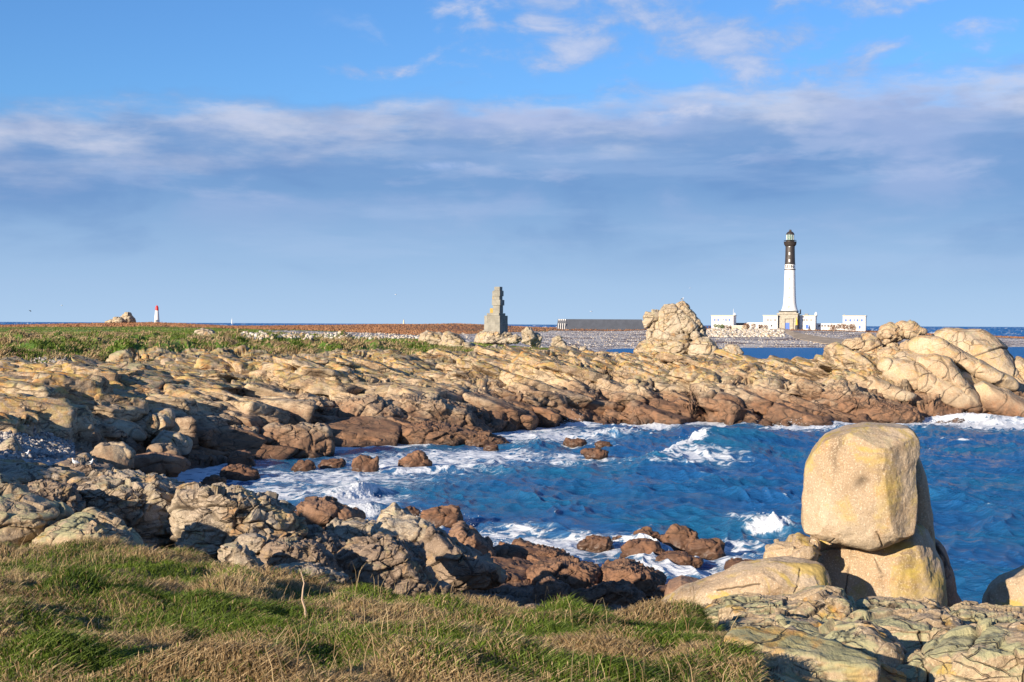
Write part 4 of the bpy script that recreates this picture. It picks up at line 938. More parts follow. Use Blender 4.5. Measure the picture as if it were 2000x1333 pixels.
# --- the tall rock pile in the middle distance ------------------------
pl = empty('rock_pile', P(1315, 690, 155), 'massive pale rock pile with a pointed fin, right of the long grey shed', 'rock formation')
for i, (pts, D, th, js, ck) in enumerate([
    ([(1282, 664), (1280, 640), (1284, 615), (1296, 601), (1312, 594), (1330, 602), (1352, 622), (1368, 640), (1372, 650), (1352, 662), (1330, 668), (1300, 668)], 155, 2.6, .5, .9),
    ([(1257, 620), (1262, 610), (1275, 613), (1285, 616), (1284, 635), (1276, 647), (1268, 644), (1260, 632)], 154.6, 1.0, .9, .4),
    ([(1271, 612), (1274, 606), (1284, 606), (1286, 612), (1278, 615)], 154.5, .4, 1, 0),
    ([(1322, 600), (1322, 594), (1333, 587), (1342, 596), (1352, 610), (1364, 624), (1372, 640), (1364, 642), (1350, 625), (1335, 610)], 153.6, .9, .9, .4),
    ([(1330, 640), (1332, 622), (1340, 618), (1352, 626), (1362, 640), (1358, 652), (1340, 650)], 153.2, .9, .7, .6),
    ([(1264, 665), (1263, 650), (1268, 645), (1274, 652), (1276, 665)], 154, .6, .9, .2),
    ([(1274, 664), (1276, 648), (1284, 642), (1300, 652), (1340, 652), (1352, 662), (1330, 668), (1290, 668)], 153.5, 1.3, .5, .9)]):
    rock('block', pts, D, th, 'granite_pale', 220 + i, pl, js=js, crack=ck, tilt=.6, boxy=.7, res=60 if i in (0, 3) else 30, dip=.7)
rock('rock_shoulder', [(1238, 690), (1250, 672), (1270, 665), (1320, 666), (1352, 668), (1358, 685), (1340, 698), (1260, 702)], 153.8, 2.6, 'granite', 230, label='yellow lichened shoulder of rock carrying the tall rock pile', js=.5, crack=.8, res=60)
MID = [
 ([(1347, 662), (1350, 650), (1360, 646), (1366, 652), (1366, 662), (1354, 665)], 152, .5, 'granite_pale', 'small rounded stone at the right foot of the tall rock pile'),
 ([(1358, 664), (1362, 650), (1372, 646), (1382, 660), (1378, 666)], 153, .6, 'granite_pale', 'small split stone beside the rounded one at the right foot of the rock pile'),
 ([(1348, 692), (1354, 675), (1364, 665), (1384, 664), (1398, 674), (1403, 695), (1380, 700)], 151, 1.2, 'granite_pale', 'ribbed grey boulder below the right foot of the rock pile'),
 ([(1407, 692), (1410, 682), (1422, 675), (1440, 676), (1450, 690), (1446, 699), (1420, 699)], 150, 1.0, 'granite_pale', 'separate grey boulder standing against the blue inlet'),
 ([(1020, 668), (1022, 648), (1030, 640), (1040, 648), (1044, 662), (1036, 674)], 182, .8, 'granite_pale', 'pale upright stone right of the monument'),
 ([(1034, 672), (1038, 650), (1050, 650), (1058, 658), (1054, 676), (1044, 680)], 183, .9, 'granite_pale', 'dark toppled stone leaning on the pale upright one'),
 ([(1078, 680), (1080, 664), (1092, 657), (1102, 668), (1108, 680), (1098, 688), (1084, 686)], 170, .9, 'granite_pale', 'grey boulder on the grass at the edge of the inlet'),
 ([(1106, 690), (1110, 678), (1124, 676), (1134, 684), (1130, 692)], 168, .7, 'granite_pale', 'low grey stone left of the inlet'),
 ([(1128, 690), (1134, 678), (1144, 678), (1150, 690)], 167, .6, 'granite_pale', 'rounded stone at the left end of the inlet'),
 ([(378, 660), (382, 648), (396, 642), (412, 644), (426, 654), (424, 664), (400, 668)], 175, 1.2, 'granite_pale', 'white boulder on the grass at left'),
 ([(818, 668), (820, 652), (836, 647), (862, 652), (886, 666), (900, 684), (860, 682)], 168, 1.8, 'granite_pale', 'white outcrop with an orange top left of the monument'),
 ([(860, 672), (870, 652), (900, 662), (930, 676), (950, 690), (910, 694), (870, 684)], 166, 2.0, 'granite_pale', 'long white outcrop sloping right below the monument'),
 ([(930, 698), (944, 684), (968, 678), (985, 684), (1002, 697), (970, 704)], 160, 1.4, 'granite_pale', 'pale low outcrop with orange lichen in front of the monument'),
 ([(986, 668), (992, 660), (1008, 656), (1022, 664), (1010, 672)], 185, .9, 'granite_pale', 'low tan stone between the monument and the upright stone'),
 ([(430, 678), (440, 669), (465, 668), (478, 674), (460, 682)], 150, 1.0, 'granite_pale', 'flat pale ledge in the grass below the white boulder'),
 ([(1190, 704), (1194, 690), (1206, 690), (1214, 700), (1208, 708)], 146, .6, 'granite_pale', 'small grey green stone on the plateau left of the rock pile'),
 ([(1140, 706), (1148, 690), (1160, 692), (1168, 704)], 148, .7, 'granite_pale', 'tan block on the plateau below the inlet'),
 ([(1720, 724), (1726, 716), (1740, 716), (1744, 724)], 131, .4, 'granite_pale', 'small pale stone at the foot of the crag'),
]
for i, (pts, D, th, mat, lab) in enumerate(MID):
    rock('boulder', pts, D, th, mat, 240 + i, label=lab, js=.8, crack=.5, tilt=.6, boxy=.72, levels=(2.3, .9), res=34)
cx = empty('rock_outcrop', P(240, 628, 690), 'grey jagged outcrop on the skyline left of the red topped tower', 'rock formation')
for i, (pts, D) in enumerate([([(232, 628), (238, 618), (246, 612), (254, 613), (262, 622), (264, 630), (240, 631)], 690), ([(220, 630), (224, 622), (236, 620), (244, 627), (240, 632)], 688), ([(205, 630), (215, 625), (232, 626), (236, 632)], 690)]):
    rock('block', pts, D, 3.0, 'granite_pale', 260 + i, cx, js=.7, crack=.9, tilt=.8, res=24, boxy=.75)

# ------------------------------------------------------------------ the sea
us = np.concatenate([np.linspace(-1400, -100, 60, endpoint=False), np.arange(-100, 2100, 1.8), np.linspace(2100, 3400, 60)])
us = (us - 1000) / F
dys = np.concatenate([np.arange(680, 160, -1.0), np.arange(160, 40, -0.9), np.geomspace(40, 1.1, 170)])
Dr = H * F / dys
SX = (Dr[:, None] * us[None, :]); SY = np.broadcast_to(Dr[:, None], SX.shape)
nr, nc = SX.shape; X0 = SX.ravel().copy(); Y0 = SY.ravel().copy()
px0 = X0 / Y0 * F + 1000
near_g = ground_at(X0[Y0 < 1400], Y0[Y0 < 1400]); gnd = np.full(len(X0), -6.0); gnd[Y0 < 1400] = near_g
depth = np.clip(-gnd, -1, 6)
inlet = sst(Y0, 125, 160) * (1 - sst(Y0, 700, 1000))
openo = sst(Y0, 900, 1400)
left = sst(1350 - px0, -100, 700)                                # sheltered, foamy part of the bay
ampg = (1 - 0.80 * inlet) * (1 + 1.2 * openo) * (1 - 0.45 * left * (1 - openo)) * (0.35 + 0.65 * sst(depth, 0.0, 1.2))
rw = np.random.default_rng(5)
ZW = np.zeros(len(X0), np.float32); DX = np.zeros_like(ZW); DY = np.zeros_like(ZW)
wpt = np.stack([X0, Y0, X0 * 0], 1)
wl = fbm(wpt / 9.0, 2, 90) * 1.5; wl2 = fbm(wpt / 5.0 + 9, 2, 91) * 0.8
grp = 0.55 + 0.75 * sst(fbm(wpt / np.array([14., 9, 1]), 2, 92), -0.5, 0.6)
for k in range(60):
    lam = 0.40 * (10.0 / 0.40) ** (k / 59.0)
    a = (0.0155 if lam < 1.2 else 0.0125 if lam < 2.2 else 0.010 if lam < 4 else 0.0075) * lam * .88 * (0.8 if lam > 4 else 1.0)
    th = radians(205) + rw.normal() * 0.55                       # travelling toward the shore at left and the viewer
    kx, ky = cos(th) * 2 * pi / lam, sin(th) * 2 * pi / lam
    ph = kx * (X0 + wl) + ky * (Y0 + wl2) + rw.uniform(0, 6.28)
    fade = 1 - sst(Y0 / (F * lam), 0.25, 0.7) if lam < 8 else 1.0
    s_, c_ = np.sin(ph), np.cos(ph); gq = a * fade * (grp if lam > 2 else 1)
    ZW += gq * c_; DX -= 0.9 * gq * cos(th) * s_; DY -= 0.9 * gq * sin(th) * s_
for lam, a in ((45, .5), (30, .45), (70, .6), (22, .3)):            # ocean swell outside
    th = radians(215) + rw.normal() * 0.3
    ZW += openo * a * np.cos((cos(th) * X0 + sin(th) * Y0) * 2 * pi / lam + rw.uniform(0, 6)).astype(np.float32)
ZW *= ampg; DX *= ampg; DY *= ampg
crest = sst(ZW / np.maximum(ampg, .2), 0.12, 0.30)
foam = 0.62 * crest * (1 - inlet)
foam *= sst(fbm(wpt / np.array([7., 7, 1]), 2, 97), -0.2, 0.4) * 1.0
# foam against the shores, and where the water is shallow
shore = 1 - sst(depth + 0.25 * fbm(wpt / 2.5, 3, 93), 0.10, 1.15)
foam = np.maximum(foam, np.where(Y0 < 135, shore * 0.82, shore * 0.3))
def wpx(px, py): p = P(px, py, Dw(px, py)); return p[0], p[1]
FOAM = [(820, 905, 190, 22, .60), (620, 935, 230, 20, .56), (540, 965, 130, 16, .55), (1060, 850, 130, 16, .62), (930, 890, 140, 16, .62), (700, 975, 90, 26, .66), (1120, 895, 120, 12, .46),
        (1080, 1065, 170, 26, .58), (1000, 1040, 90, 16, .52), (1320, 1115, 130, 16, .70), (1250, 1075, 150, 26, .55), (1400, 1090, 120, 24, .52), (1240, 1180, 70, 22, .85), (450, 915, 90, 22, .5),
        (1430, 1060, 60, 14, .5), (1190, 845, 70, 7, .6), (1560, 832, 80, 8, .8), (1880, 828, 80, 10, .85), (1260, 830, 80, 7, .8), (1990, 832, 60, 9, .8), (1700, 1000, 60, 6, .2), (1370, 900, 90, 10, .48), (1490, 1020, 60, 20, .6), (1740, 828, 60, 6, .7), (1160, 825, 60, 6, .8)]
for (px, py, rx, ry, s_) in FOAM:
    cxw, cyw = wpx(px, py); Dc = cyw; rxw = rx * Dc / F; ryw = ry * Dc * Dc / (H * F)
    q = np.exp(-(((X0 - cxw) / rxw) ** 2 + ((Y0 - cyw) / ryw) ** 2)); foam = np.maximum(foam, (s_ + .20) * q ** 0.6)
for (cxw, cyw, rs) in SEA_ROCKS:
    d = np.hypot(X0 - cxw, (Y0 - cyw) * 0.8); foam = np.maximum(foam, 0.66 * (1 - sst(d, rs * 0.9, rs * 1.5 + 0.9)))
white = np.zeros_like(ZW)
# breaking waves: (px, py of crest, length m, height m, width m, heading, whiteness, spill)
def breaker(px, py, L, hgt, wd, ang, wh, spill, seed, rough=0.22, shift=.35):
    global ZW, foam, DX, DY
    cxw, cyw = wpx(px, py); a = radians(ang); ux, uy = cos(a), sin(a)          # along the crest
    vx, vy = -uy, ux
    rx = X0 - cxw; ry = Y0 - cyw; al = rx * ux + ry * uy; ac = rx * vx + ry * vy + 0.06 * al * al / L
    m_ = (np.abs(al) < L * 2) & (np.abs(ac) < wd * 5)
    al = al[m_]; ac = ac[m_]; pp = wpt[m_]
    env = np.exp(-(al / L) ** 2)
    prof = np.where(ac < 0, np.exp(-(ac / (wd * 0.55)) ** 2), np.exp(-(ac / (wd * 1.7)) ** 2))
    ridge = hgt * env * prof
    tr = -0.25 * hgt * env * np.exp(-((ac + wd * 1.6) / wd) ** 2)
    foamy = env * np.exp(-((ac + spill * wd * .6) / (wd * 0.75 * max(.4, spill))) ** 2) * sst(al, -L * 1.6, L * .1) if False else np.exp(-((al + L * shift) / (L * .75)) ** 2) * np.exp(-((ac + spill * wd * .5) / (wd * 0.9 * max(.4, spill))) ** 2)
    bub = np.abs(fbm(pp * 1.6, 4, 94 + seed)) + 0.5 * np.abs(fbm(pp * 5.0, 3, 95 + seed))
    hgt = hgt; ZW[m_] += (0.62 * (ridge + tr) + wh * foamy * hgt * rough * bub).astype(np.float32)
    DX[m_] -= (vx * ridge * 0.35).astype(np.float32); DY[m_] -= (vy * ridge * 0.35).astype(np.float32)
    foam[m_] = np.maximum(foam[m_], wh * (1.15 * foamy + 0.25 * foamy * (bub - .5)))
breaker(1366, 884, 8.0, 1.6, 2.2, 250, 1.3, 0.7, 1, .12, .0)
breaker(1450, 866, 4.0, .6, 1.8, 185, .25, .4, 16)
breaker(1470, 868, 4.5, 0.75, 1.4, 8, 0.25, .5, 2)
breaker(1488, 1032, 1.3, 0.75, 1.0, 20, 1.2, .9, 3, .3, .1)
breaker(705, 965, 2.2, 0.85, .9, 60, 1.0, 1.1, 4)
breaker(715, 1000, 1.5, 0.7, .8, 20, 1.0, 1.1, 5)
breaker(1190, 850, 2.2, 0.6, .8, 5, .8, .7, 6)
breaker(1885, 822, 4.0, 0.95, 1.2, 4, .95, 1, 7)
breaker(1550, 828, 3.8, 0.7, 1.2, 0, .9, 1, 8)
breaker(1980, 826, 3.0, 0.8, 1.2, 0, .9, 1, 9)
breaker(830, 920, 2.4, 0.45, .8, 15, .85, 1, 10)
breaker(1130, 830, 1.6, 0.5, .7, 0, .95, 1, 11)
breaker(1300, 828, 2.0, 0.4, .7, 0, .9, 1, 12)
breaker(1560, 965, 5.0, 0.5, 1.6, 15, .12, .5, 13)
breaker(1400, 950, 5.0, 0.45, 1.2, 30, .12, .5, 14)
breaker(1240, 1185, 1.0, 0.4, .6, 30, 1, 1, 15)
# white horses outside
oc = fbm(np.stack([X0 / 60, Y0 / 60, X0 * 0], 1), 3, 96) + 0.5 * fbm(np.stack([X0 / 14, Y0 / 40, X0 * 0], 1), 2, 98)
foam = np.maximum(foam, openo * sst(oc, 0.35, 0.8) * 0.85)
ZW += (openo * sst(oc, 0.6, 1.1) * 2.2 * np.interp(Y0, [900, 1300, 3000, 6000], [1, 1, .6, 0])).astype(np.float32)
ZW *= 1 - 0.9 * sst(Y0, 8000, 16000).astype(np.float32)
J = np.arange((nr - 1) * (nc - 1)); a0 = (J // (nc - 1)) * nc + J % (nc - 1)
SV = np.stack([X0 + DX, Y0 + DY, ZW], 1)
mt, t, b = new_mat('sea_water'); co = t.node('ShaderNodeTexCoord').outputs['Object']
fa = t.attr('foam'); shal = t.attr('shallow')
flat_ = t.comb(t.sep(co)[0], t.sep(co)[1], 0.0)
wrp = t.node('ShaderNodeVectorMath', operation='ADD'); nzz = t.node('ShaderNodeTexNoise'); t.put(nzz.inputs['Vector'], flat_); nzz.inputs['Scale'].default_value = 0.6
sc_ = t.node('ShaderNodeVectorMath', operation='SCALE'); t.l.new(nzz.outputs[1], sc_.inputs[0]); sc_.inputs['Scale'].default_value = 1.6
t.l.new(flat_, wrp.inputs[0]); t.l.new(sc_.outputs[0], wrp.inputs[1]); wv = wrp.outputs[0]
r1 = t.math('ABSOLUTE', t.math('SUBTRACT', t.noise(wv, 0.9, 6, 0.6), 0.5))
lace = t.math('SUBTRACT', 1.0, t.sstep(r1, 0.0, 0.13))
fn = t.noise(wv, 1.6, 8, 0.68)
fsum = t.math('ADD', t.math('MULTIPLY', fa, 1.25), t.math('ADD', t.math('MULTIPLY', t.math('SUBTRACT', fn, 0.5), 1.5), t.math('MULTIPLY', t.math('SUBTRACT', lace, 0.5), 0.36)))
fm = t.math('MULTIPLY', t.sstep(fsum, 0.62, 0.98), t.sstep(fa, 0.03, 0.25))
fm = t.math('MULTIPLY', fm, 0.93)
deep = t.mix(t.sstep(t.noise(flat_, 0.10, 4, 0.5), 0.4, 0.65), (0.014, 0.095, 0.265), (0.013, 0.120, 0.255))
wc = t.mix(t.math('MULTIPLY', shal, 0.6), deep, (0.018, 0.155, 0.26))
wc = t.mix(t.attr('faraway'), wc, (0.018, 0.135, 0.350))  # bluer base colour on far water stands in for the higher sky's reflection
aer = t.math('MULTIPLY', t.sstep(fsum, 0.25, 0.95), t.sstep(fa, 0.08, 0.5))
wc = t.mix(t.math('MULTIPLY', aer, 0.55), wc, (0.14, 0.29, 0.42))
c = t.mix(fm, wc, (0.80, 0.83, 0.86))
t.put(b.inputs['Base Color'], c); b.inputs['IOR'].default_value = 1.33
far_ = t.attr('faraway'); t.put(b.inputs['Roughness'], t.math('ADD', t.math('ADD', 0.17, t.math('MULTIPLY', far_, 0.23)), t.math('MULTIPLY', fm, 0.55)))
t.put(b.inputs['Specular IOR Level'], t.math('SUBTRACT', t.math('SUBTRACT', 0.30, t.math('MULTIPLY', far_, 0.20)), t.math('MULTIPLY', fm, 0.10)))
rip = t.math('ADD', t.noise(t.vmath('MULTIPLY', wv, (0.55, 1.7, 1.0)), 1.8, 9, 0.70), t.math('ADD', t.math('MULTIPLY', fm, 0.25), t.math('MULTIPLY', t.noise(t.vmath('MULTIPLY', flat_, (0.6, 1.5, 1.0)), 5.5, 5, 0.6, 0.6), 0.30)))
bp = t.node('ShaderNodeBump'); bp.inputs['Strength'].default_value = 0.9; bp.inputs['Distance'].default_value = 0.24
t.l.new(rip, bp.inputs['Height']); t.l.new(bp.outputs[0], b.inputs['Normal'])
M['sea'] = mt
steep = sst(ZW, 0.25, 0.9) * (Y0 < 140)
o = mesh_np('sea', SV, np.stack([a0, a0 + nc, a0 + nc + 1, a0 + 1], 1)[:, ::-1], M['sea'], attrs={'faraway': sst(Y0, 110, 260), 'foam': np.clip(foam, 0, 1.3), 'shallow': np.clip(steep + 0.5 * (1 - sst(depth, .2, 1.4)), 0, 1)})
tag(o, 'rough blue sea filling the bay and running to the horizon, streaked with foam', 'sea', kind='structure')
# spray thrown up by the breakers: small droplets, one mass
M['spray'] = plain('spray', (0.82, 0.85, 0.88), 0.6, 0.03)
rs_ = np.random.default_rng(12); DV = []; DQ = []
oct_v = np.array([(1, 0, 0), (-1, 0, 0), (0, 1, 0), (0, -1, 0), (0, 0, 1), (0, 0, -1)], float)
oct_f = np.array([(0, 2, 4), (2, 1, 4), (1, 3, 4), (3, 0, 4), (2, 0, 5), (1, 2, 5), (3, 1, 5), (0, 3, 5)])
SPR = [(1345, 880, 1.3, 1.0, 700), (1365, 868, 1.0, .9, 500), (1488, 1022, .55, .5, 700), (695, 962, .7, .7, 600), (712, 998, .7, .6, 500), (915, 1065, .8, .9, 500), (960, 1060, .7, .6, 250), (1120, 822, .9, 1.1, 300), (1880, 820, 2.0, .8, 500), (1550, 822, 2.0, .5, 300), (820, 1010, .5, .4, 150), (1830, 820, 1.0, .7, 200)]
for (px, py, rx, rz, n) in SPR:
    Dd = Dw(px, py + 8); c0 = P(px, py + 8, Dd)
    q = rs_.normal(size=(n, 3)) * np.array([rx * .6, .4, 0]); q[:, 2] = np.abs(rs_.normal(size=n)) * rz * .5 * np.exp(-(q[:, 0] / rx) ** 2)
    rad = (0.006 + 0.022 * rs_.random(n) ** 3) * (Dd / 60) ** .5
    v = (c0 + q)[:, None, :] + oct_v[None] * rad[:, None, None]
    b0 = sum(len(x) for x in DV); DV.append(v.reshape(-1, 3)); DQ.append((np.arange(n)[:, None, None] * 6 + oct_f[None] + b0).reshape(-1, 3))
o = mesh_np('spray', np.concatenate(DV), np.concatenate(DQ), M['spray'])
tag(o, 'white spray thrown up where waves break on the rocks', 'spray', kind='stuff')

# ------------------------------------------------------------------ where the picture's rows meet the land
def surf(px, py):
    c = int(np.clip(np.searchsorted(upx, px), 0, NC - 1)); colv = FIN[:, c]
    rel = colv - np.array([0, 0, H]); f_ = rel @ cF; yy = 666.5 - (rel @ cU) / f_ * F
    k = np.where((yy <= py) & (colv[:, 1] > 3))[0]
    return colv[k[0]] if len(k) else colv[-1]

# ------------------------------------------------------------------ lighthouse and its buildings
class Site:
    """a plan turned clockwise by rot; local x runs along the facade, y away from the viewer"""
    def __init__(s, px, py, D, rot, name, label, cat, group=None):
        s.c = P(px, py, D); s.r = radians(rot); s.e = empty(name, s.c, label, cat, group); s.e.rotation_euler = (0, 0, -s.r)
    def x(s, px):
        u = (px - 1000) / F; return (u * s.c[1] - s.c[0]) / (cos(s.r) + u * sin(s.r))
    def z(s, px, py): return P(px, py, s.c[1] - s.x(px) * sin(s.r))[2] - s.c[2]
    def put(s, mb, name, mat, parent=None, smooth=False):
        me = bpy.data.meshes.new(name); me.from_pydata(mb.v, [], mb.f); me.materials.append(M[mat])
        if smooth: me.polygons.foreach_set('use_smooth', [True] * len(me.polygons)); me.set_sharp_from_angle(angle=radians(40))
        o = bpy.data.objects.new(name, me); link(o); o.parent = parent or s.e; return o
    def box(s, name, mat, px0, px1, py0, py1, y0, y1, parent=None):
        pm = (px0 + px1) / 2
        return s.put(MB().box(s.x(px0), s.x(px1), y0, y1, s.z(pm, py1), s.z(pm, py0)), name, mat, parent)

LD = 740.0
L = Site(1540, 642, LD, 17, 'lighthouse', 'tall lighthouse with a black top, white shaft and square stone base', 'lighthouse')
k = LD / F
def lz(py): return (642 - py) * k
SHAFT = [(10.3, 527), (10.7, 545), (11.2, 565), (11.8, 580), (12.6, 592), (13.6, 599), (15.2, 604), (17.6, 609)]
def lathe(prof, name, mat, parent=None, n=40): return L.put(MB().lathe(0, 5.3, [(r * k, lz(y)) for r, y in prof], n), name, mat, parent, True)
lathe(SHAFT[::-1], 'shaft', 'white')
lathe([(10.2, 525.2), (10.0, 516.2)], 'name_band', 'white')
lathe([(10.9, 527), (10.9, 525.2)], 'ring', 'black')
lathe([(10.6, 516.2), (10.6, 515.2), (9.9, 515), (9.4, 500), (9.0, 481)], 'black_shaft', 'black')
lathe([(9.0, 481), (10.2, 479.5), (12.0, 476.5), (12.3, 472.4), (12.6, 472), (12.6, 471.4)], 'gallery', 'black')
lathe([(8.0, 471.4), (8.0, 468.4)], 'lantern_base', 'black')
mt, t, b = new_mat('lantern_glass'); b.inputs['Base Color'].default_value = (0.30, 0.55, 0.50, 1); b.inputs['Roughness'].default_value = 0.1; b.inputs['Transmission Weight'].default_value = 0.7; M['glass'] = mt
mt, t, b = new_mat('brass_lens'); b.inputs['Base Color'].default_value = (0.85, 0.55, 0.10, 1); b.inputs['Roughness'].default_value = 0.25; b.inputs['Metallic'].default_value = 0.4; M['lens'] = mt
lathe([(7.2, 468.4), (7.2, 457.6)], 'lantern_glass', 'glass')
lathe([(2.4, 468.3), (4.4, 465), (4.6, 462.5), (4.2, 460), (2.6, 458)], 'lens', 'lens')
mb = MB()
for a in range(12):
    t_ = 2 * pi * a / 12; mb.tube((7.3 * k * cos(t_), 5.3 + 7.3 * k * sin(t_), lz(468.4)), (7.3 * k * cos(t_), 5.3 + 7.3 * k * sin(t_), lz(457.6)), 0.09, n=5)
L.put(mb, 'glazing_bars', 'white')
lathe([(8.3, 457.6), (8.3, 457), (7.2, 455), (5.2, 452.6), (2.6, 451.3), (2.4, 451), (2.4, 448.6), (1.6, 448)], 'dome', 'black')
lathe([(12.25, 469.2), (12.45, 469.2), (12.45, 468.8), (12.25, 468.8), (12.25, 469.2)], 'railing', 'black')
def shaft_r(py):
    pr = [(9.0, 481), (9.4, 500), (9.9, 515)] + SHAFT; return np.interp(py, [y for r, y in pr], [r for r, y in pr]) * k
for py, hh, mt_ in ((545, 2.2, 'stone'), (563, 2.2, 'stone'), (581, 2.2, 'stone'), (600, 2.6, 'stone'), (495.5, 2.6, 'white'), (509, 2.6, 'white'), (481.8, .8, 'white')):
    r = shaft_r(py + 1) ; a = radians(-86); ry = 5.3 + r * sin(a)
    w_ = L.put(MB().box(-0.35 - .1, 0.35 - .1, ry - 0.10, ry + 0.5, lz(py) - hh * k, lz(py) + hh * k), 'window', mt_)
# the island's name painted round the band
def glyphs(txt, font_size):
    cu = bpy.data.curves.new('letters', 'FONT'); cu.body = txt; cu.size = font_size; cu.space_character = 1.15; cu.align_x = 'CENTER'; cu.offset = 0.03; cu.extrude = 0.02
    to = bpy.data.objects.new('letters', cu); link(to); bpy.context.view_layer.update()
    me = bpy.data.meshes.new_from_object(to.evaluated_get(bpy.context.evaluated_depsgraph_get())); bpy.data.objects.remove(to); return me
me = glyphs('SEIN', 2.25)
import bmesh
bm = bmesh.new(); bm.from_mesh(me); bmesh.ops.triangulate(bm, faces=bm.faces); bmesh.ops.subdivide_edges(bm, edges=[e for e in bm.edges if e.calc_length() > .5], cuts=2); bm.to_mesh(me)
R_ = 10.15 * k
for v in me.vertices:
    x, y, z = v.co; a = -pi / 2 + x / R_ - radians(3); rr = R_ + 0.06 + (0.10 if z > 0 else 0); v.co = (rr * cos(a), 5.3 + rr * sin(a), lz(523.6) + y)
me.materials.clear(); me.materials.append(M['black'])
o = bpy.data.objects.new('lettering', me); link(o); o.parent = L.e
# square stone base
mb = MB().box(L.x(1518.5), L.x(1557.5), 0, 10.6, -1.5, lz(614)).box(L.x(1517), L.x(1559), -0.5, 11.1, lz(614), lz(612)).box(L.x(1521), L.x(1555), 0.5, 10.1, lz(612), lz(609))
L.put(mb, 'stone_base', 'stone')
L.put(MB().box(L.x(1520), L.x(1556), -0.15, 10.8, lz(609) , lz(608.6) + .35), 'parapet', 'dark')
mb = MB().box(L.x(1530.5), L.x(1533), -0.5, 0, -1, lz(623)).box(L.x(1546.5), L.x(1549), -0.5, 0, -1, lz(623)).box(L.x(1530.5), L.x(1549), -0.7, 0, lz(623), lz(621.5))
L.put(mb, 'door_surround', 'stone')
d_ = L.put(MB().box(L.x(1534), L.x(1541.6), -0.12, 0.3, -1, lz(631)), 'door', 'blue')
L.put(MB().tube((L.x(1560), 8, lz(614)), (L.x(1560), 8, lz(604.5)), 0.35, 0.35, 10), 'chimney_pipe', 'metal')

def building(px, name, label, x0, x1, y0, y1, dep, wins, doors=(), cornice=True, off=0.0, extra=(), wall='white'):
    S_ = Site((x0 + x1) / 2, y1, LD + off, 17, name, label, 'building')
    pm = (x0 + x1) / 2
    S_.put(MB().box(S_.x(x0), S_.x(x1), 0, dep, -2.0, S_.z(pm, y0)), 'wall', wall)
    if cornice: S_.put(MB().box(S_.x(x0) - .35, S_.x(x1) + .35, -.35, dep + .35, S_.z(pm, y0) + 0.003, S_.z(pm, y0 - 1.2)), 'cornice', 'cream')
    for (a, b_, c, d, m_) in wins:
        w_ = S_.box('window', 'dark' if m_ == 'dark' else 'cream', a, b_, c, d, -0.05, 0.3)
        if m_ == 'shut':
            S_.box('shutter', 'blue', a - (b_ - a) * .75, a - .15, c, d, -0.12, 0.05, w_); S_.box('shutter', 'blue', b_ + .15, b_ + (b_ - a) * .75, c, d, -0.12, 0.05, w_)
        if m_ == 'closed': S_.box('shutter', 'blue', a, b_, c, d, -0.14, -0.06, w_)
    for (a, b_, c, d) in doors: S_.box('door', 'blue', a, b_, c, d, -0.1, 0.3)
    for e in extra: e(S_)
    return S_
w3 = lambda xs, y0=623.3, y1=628: [(x, x + 1.5, y0, y1, 'dark') for x in xs]
building(0, 'engine_house', 'white wing with paired windows left of the lighthouse base', 1490.5, 1518.3, 617, 641, 9.0, w3([1498, 1500.6, 1504.2, 1506.8, 1511, 1513.6]) + [(1505.5, 1508.5, 634.5, 638.5, 'dark')], off=1)
building(0, 'engine_house', 'white wing with a blue door right of the lighthouse base, partly shaded', 1561, 1592, 617.5, 642.5, 9.0, w3([1567.6, 1570.2, 1574.3, 1576.9, 1581, 1583.6]) + [(1566.3, 1568, 636, 638, 'dark')], [(1573, 1579, 634.5, 642.5)], off=2,
         extra=(lambda S_: S_.put(MB().lathe(S_.x(1592), 4, [(.7, 6.5), (.6, 8.2), (.15, 8.8)], 12), 'finial', 'white'), lambda S_: S_.put(MB().box(S_.x(1570), S_.x(1577), 3, 5, 6.6, 7.9), 'roof_vent', 'metal')))
building(0, 'annex', 'long low white annex with small dark windows between the lighthouse and the right house', 1594, 1646, 632, 643.5, 6.0, [(x, x + 3.4, 635.2, 638.6, 'dark') for x in (1598, 1604, 1609.5, 1615.5, 1621.5, 1627.5)], cornice=False, off=4)
building(0, 'annex', 'low white annex wall between the left house and the lighthouse', 1455, 1490, 630.6, 641, 6.0, [(x, x + 2.5, 634, 637, 'dark') for x in (1482, 1486)], cornice=False, off=6)
building(0, 'annex', 'low slate coloured shed right of the left house', 1436, 1456, 631.2, 640, 6.0, [], cornice=False, off=8, wall='slate')
building(0, 'house', 'left white flat roofed house with blue shutters and a mast', 1389.5, 1432, 617.2, 640, 10.5, [(1397.2, 1401, 622.5, 627.6, 'shut'), (1407, 1408.3, 622.7, 626.2, 'dark'), (1412.2, 1413.6, 622.7, 626.2, 'dark'), (1419, 1422.8, 622.5, 627.6, 'shut')] + [(x, x + 1.1, 634.5, 637, 'dark') for x in (1415.5, 1418, 1420.5, 1423, 1425.5)],
         extra=(lambda S_: S_.put(MB().tube((S_.x(1430), 4, 6), (S_.x(1430), 4, 9.8), 0.12, 0.06), 'mast', 'white'), lambda S_: S_.put(MB().box(S_.x(1431.5), S_.x(1433.5), 4, 5, 6, 7.6), 'chimney', 'white')))
building(0, 'house', 'right white flat roofed house with blue shutters and a blue door', 1646, 1690, 617.8, 644.5, 10.0, [(1653.6, 1658.6, 623.6, 628.6, 'shut'), (1666.5, 1669.3, 623.6, 627.2, 'closed'), (1676, 1681, 623.6, 628.6, 'shut')], [(1677, 1680.8, 636, 642.6)],
         extra=(lambda S_: S_.put(MB().box(S_.x(1646.5), S_.x(1648), 4, 5, 6.5, 8.0), 'chimney', 'stone'),))
tw = Site(1556, 641, 732, 17, 'marker', 'bright yellow tapering marker standing at the right corner of the lighthouse base', 'marker')
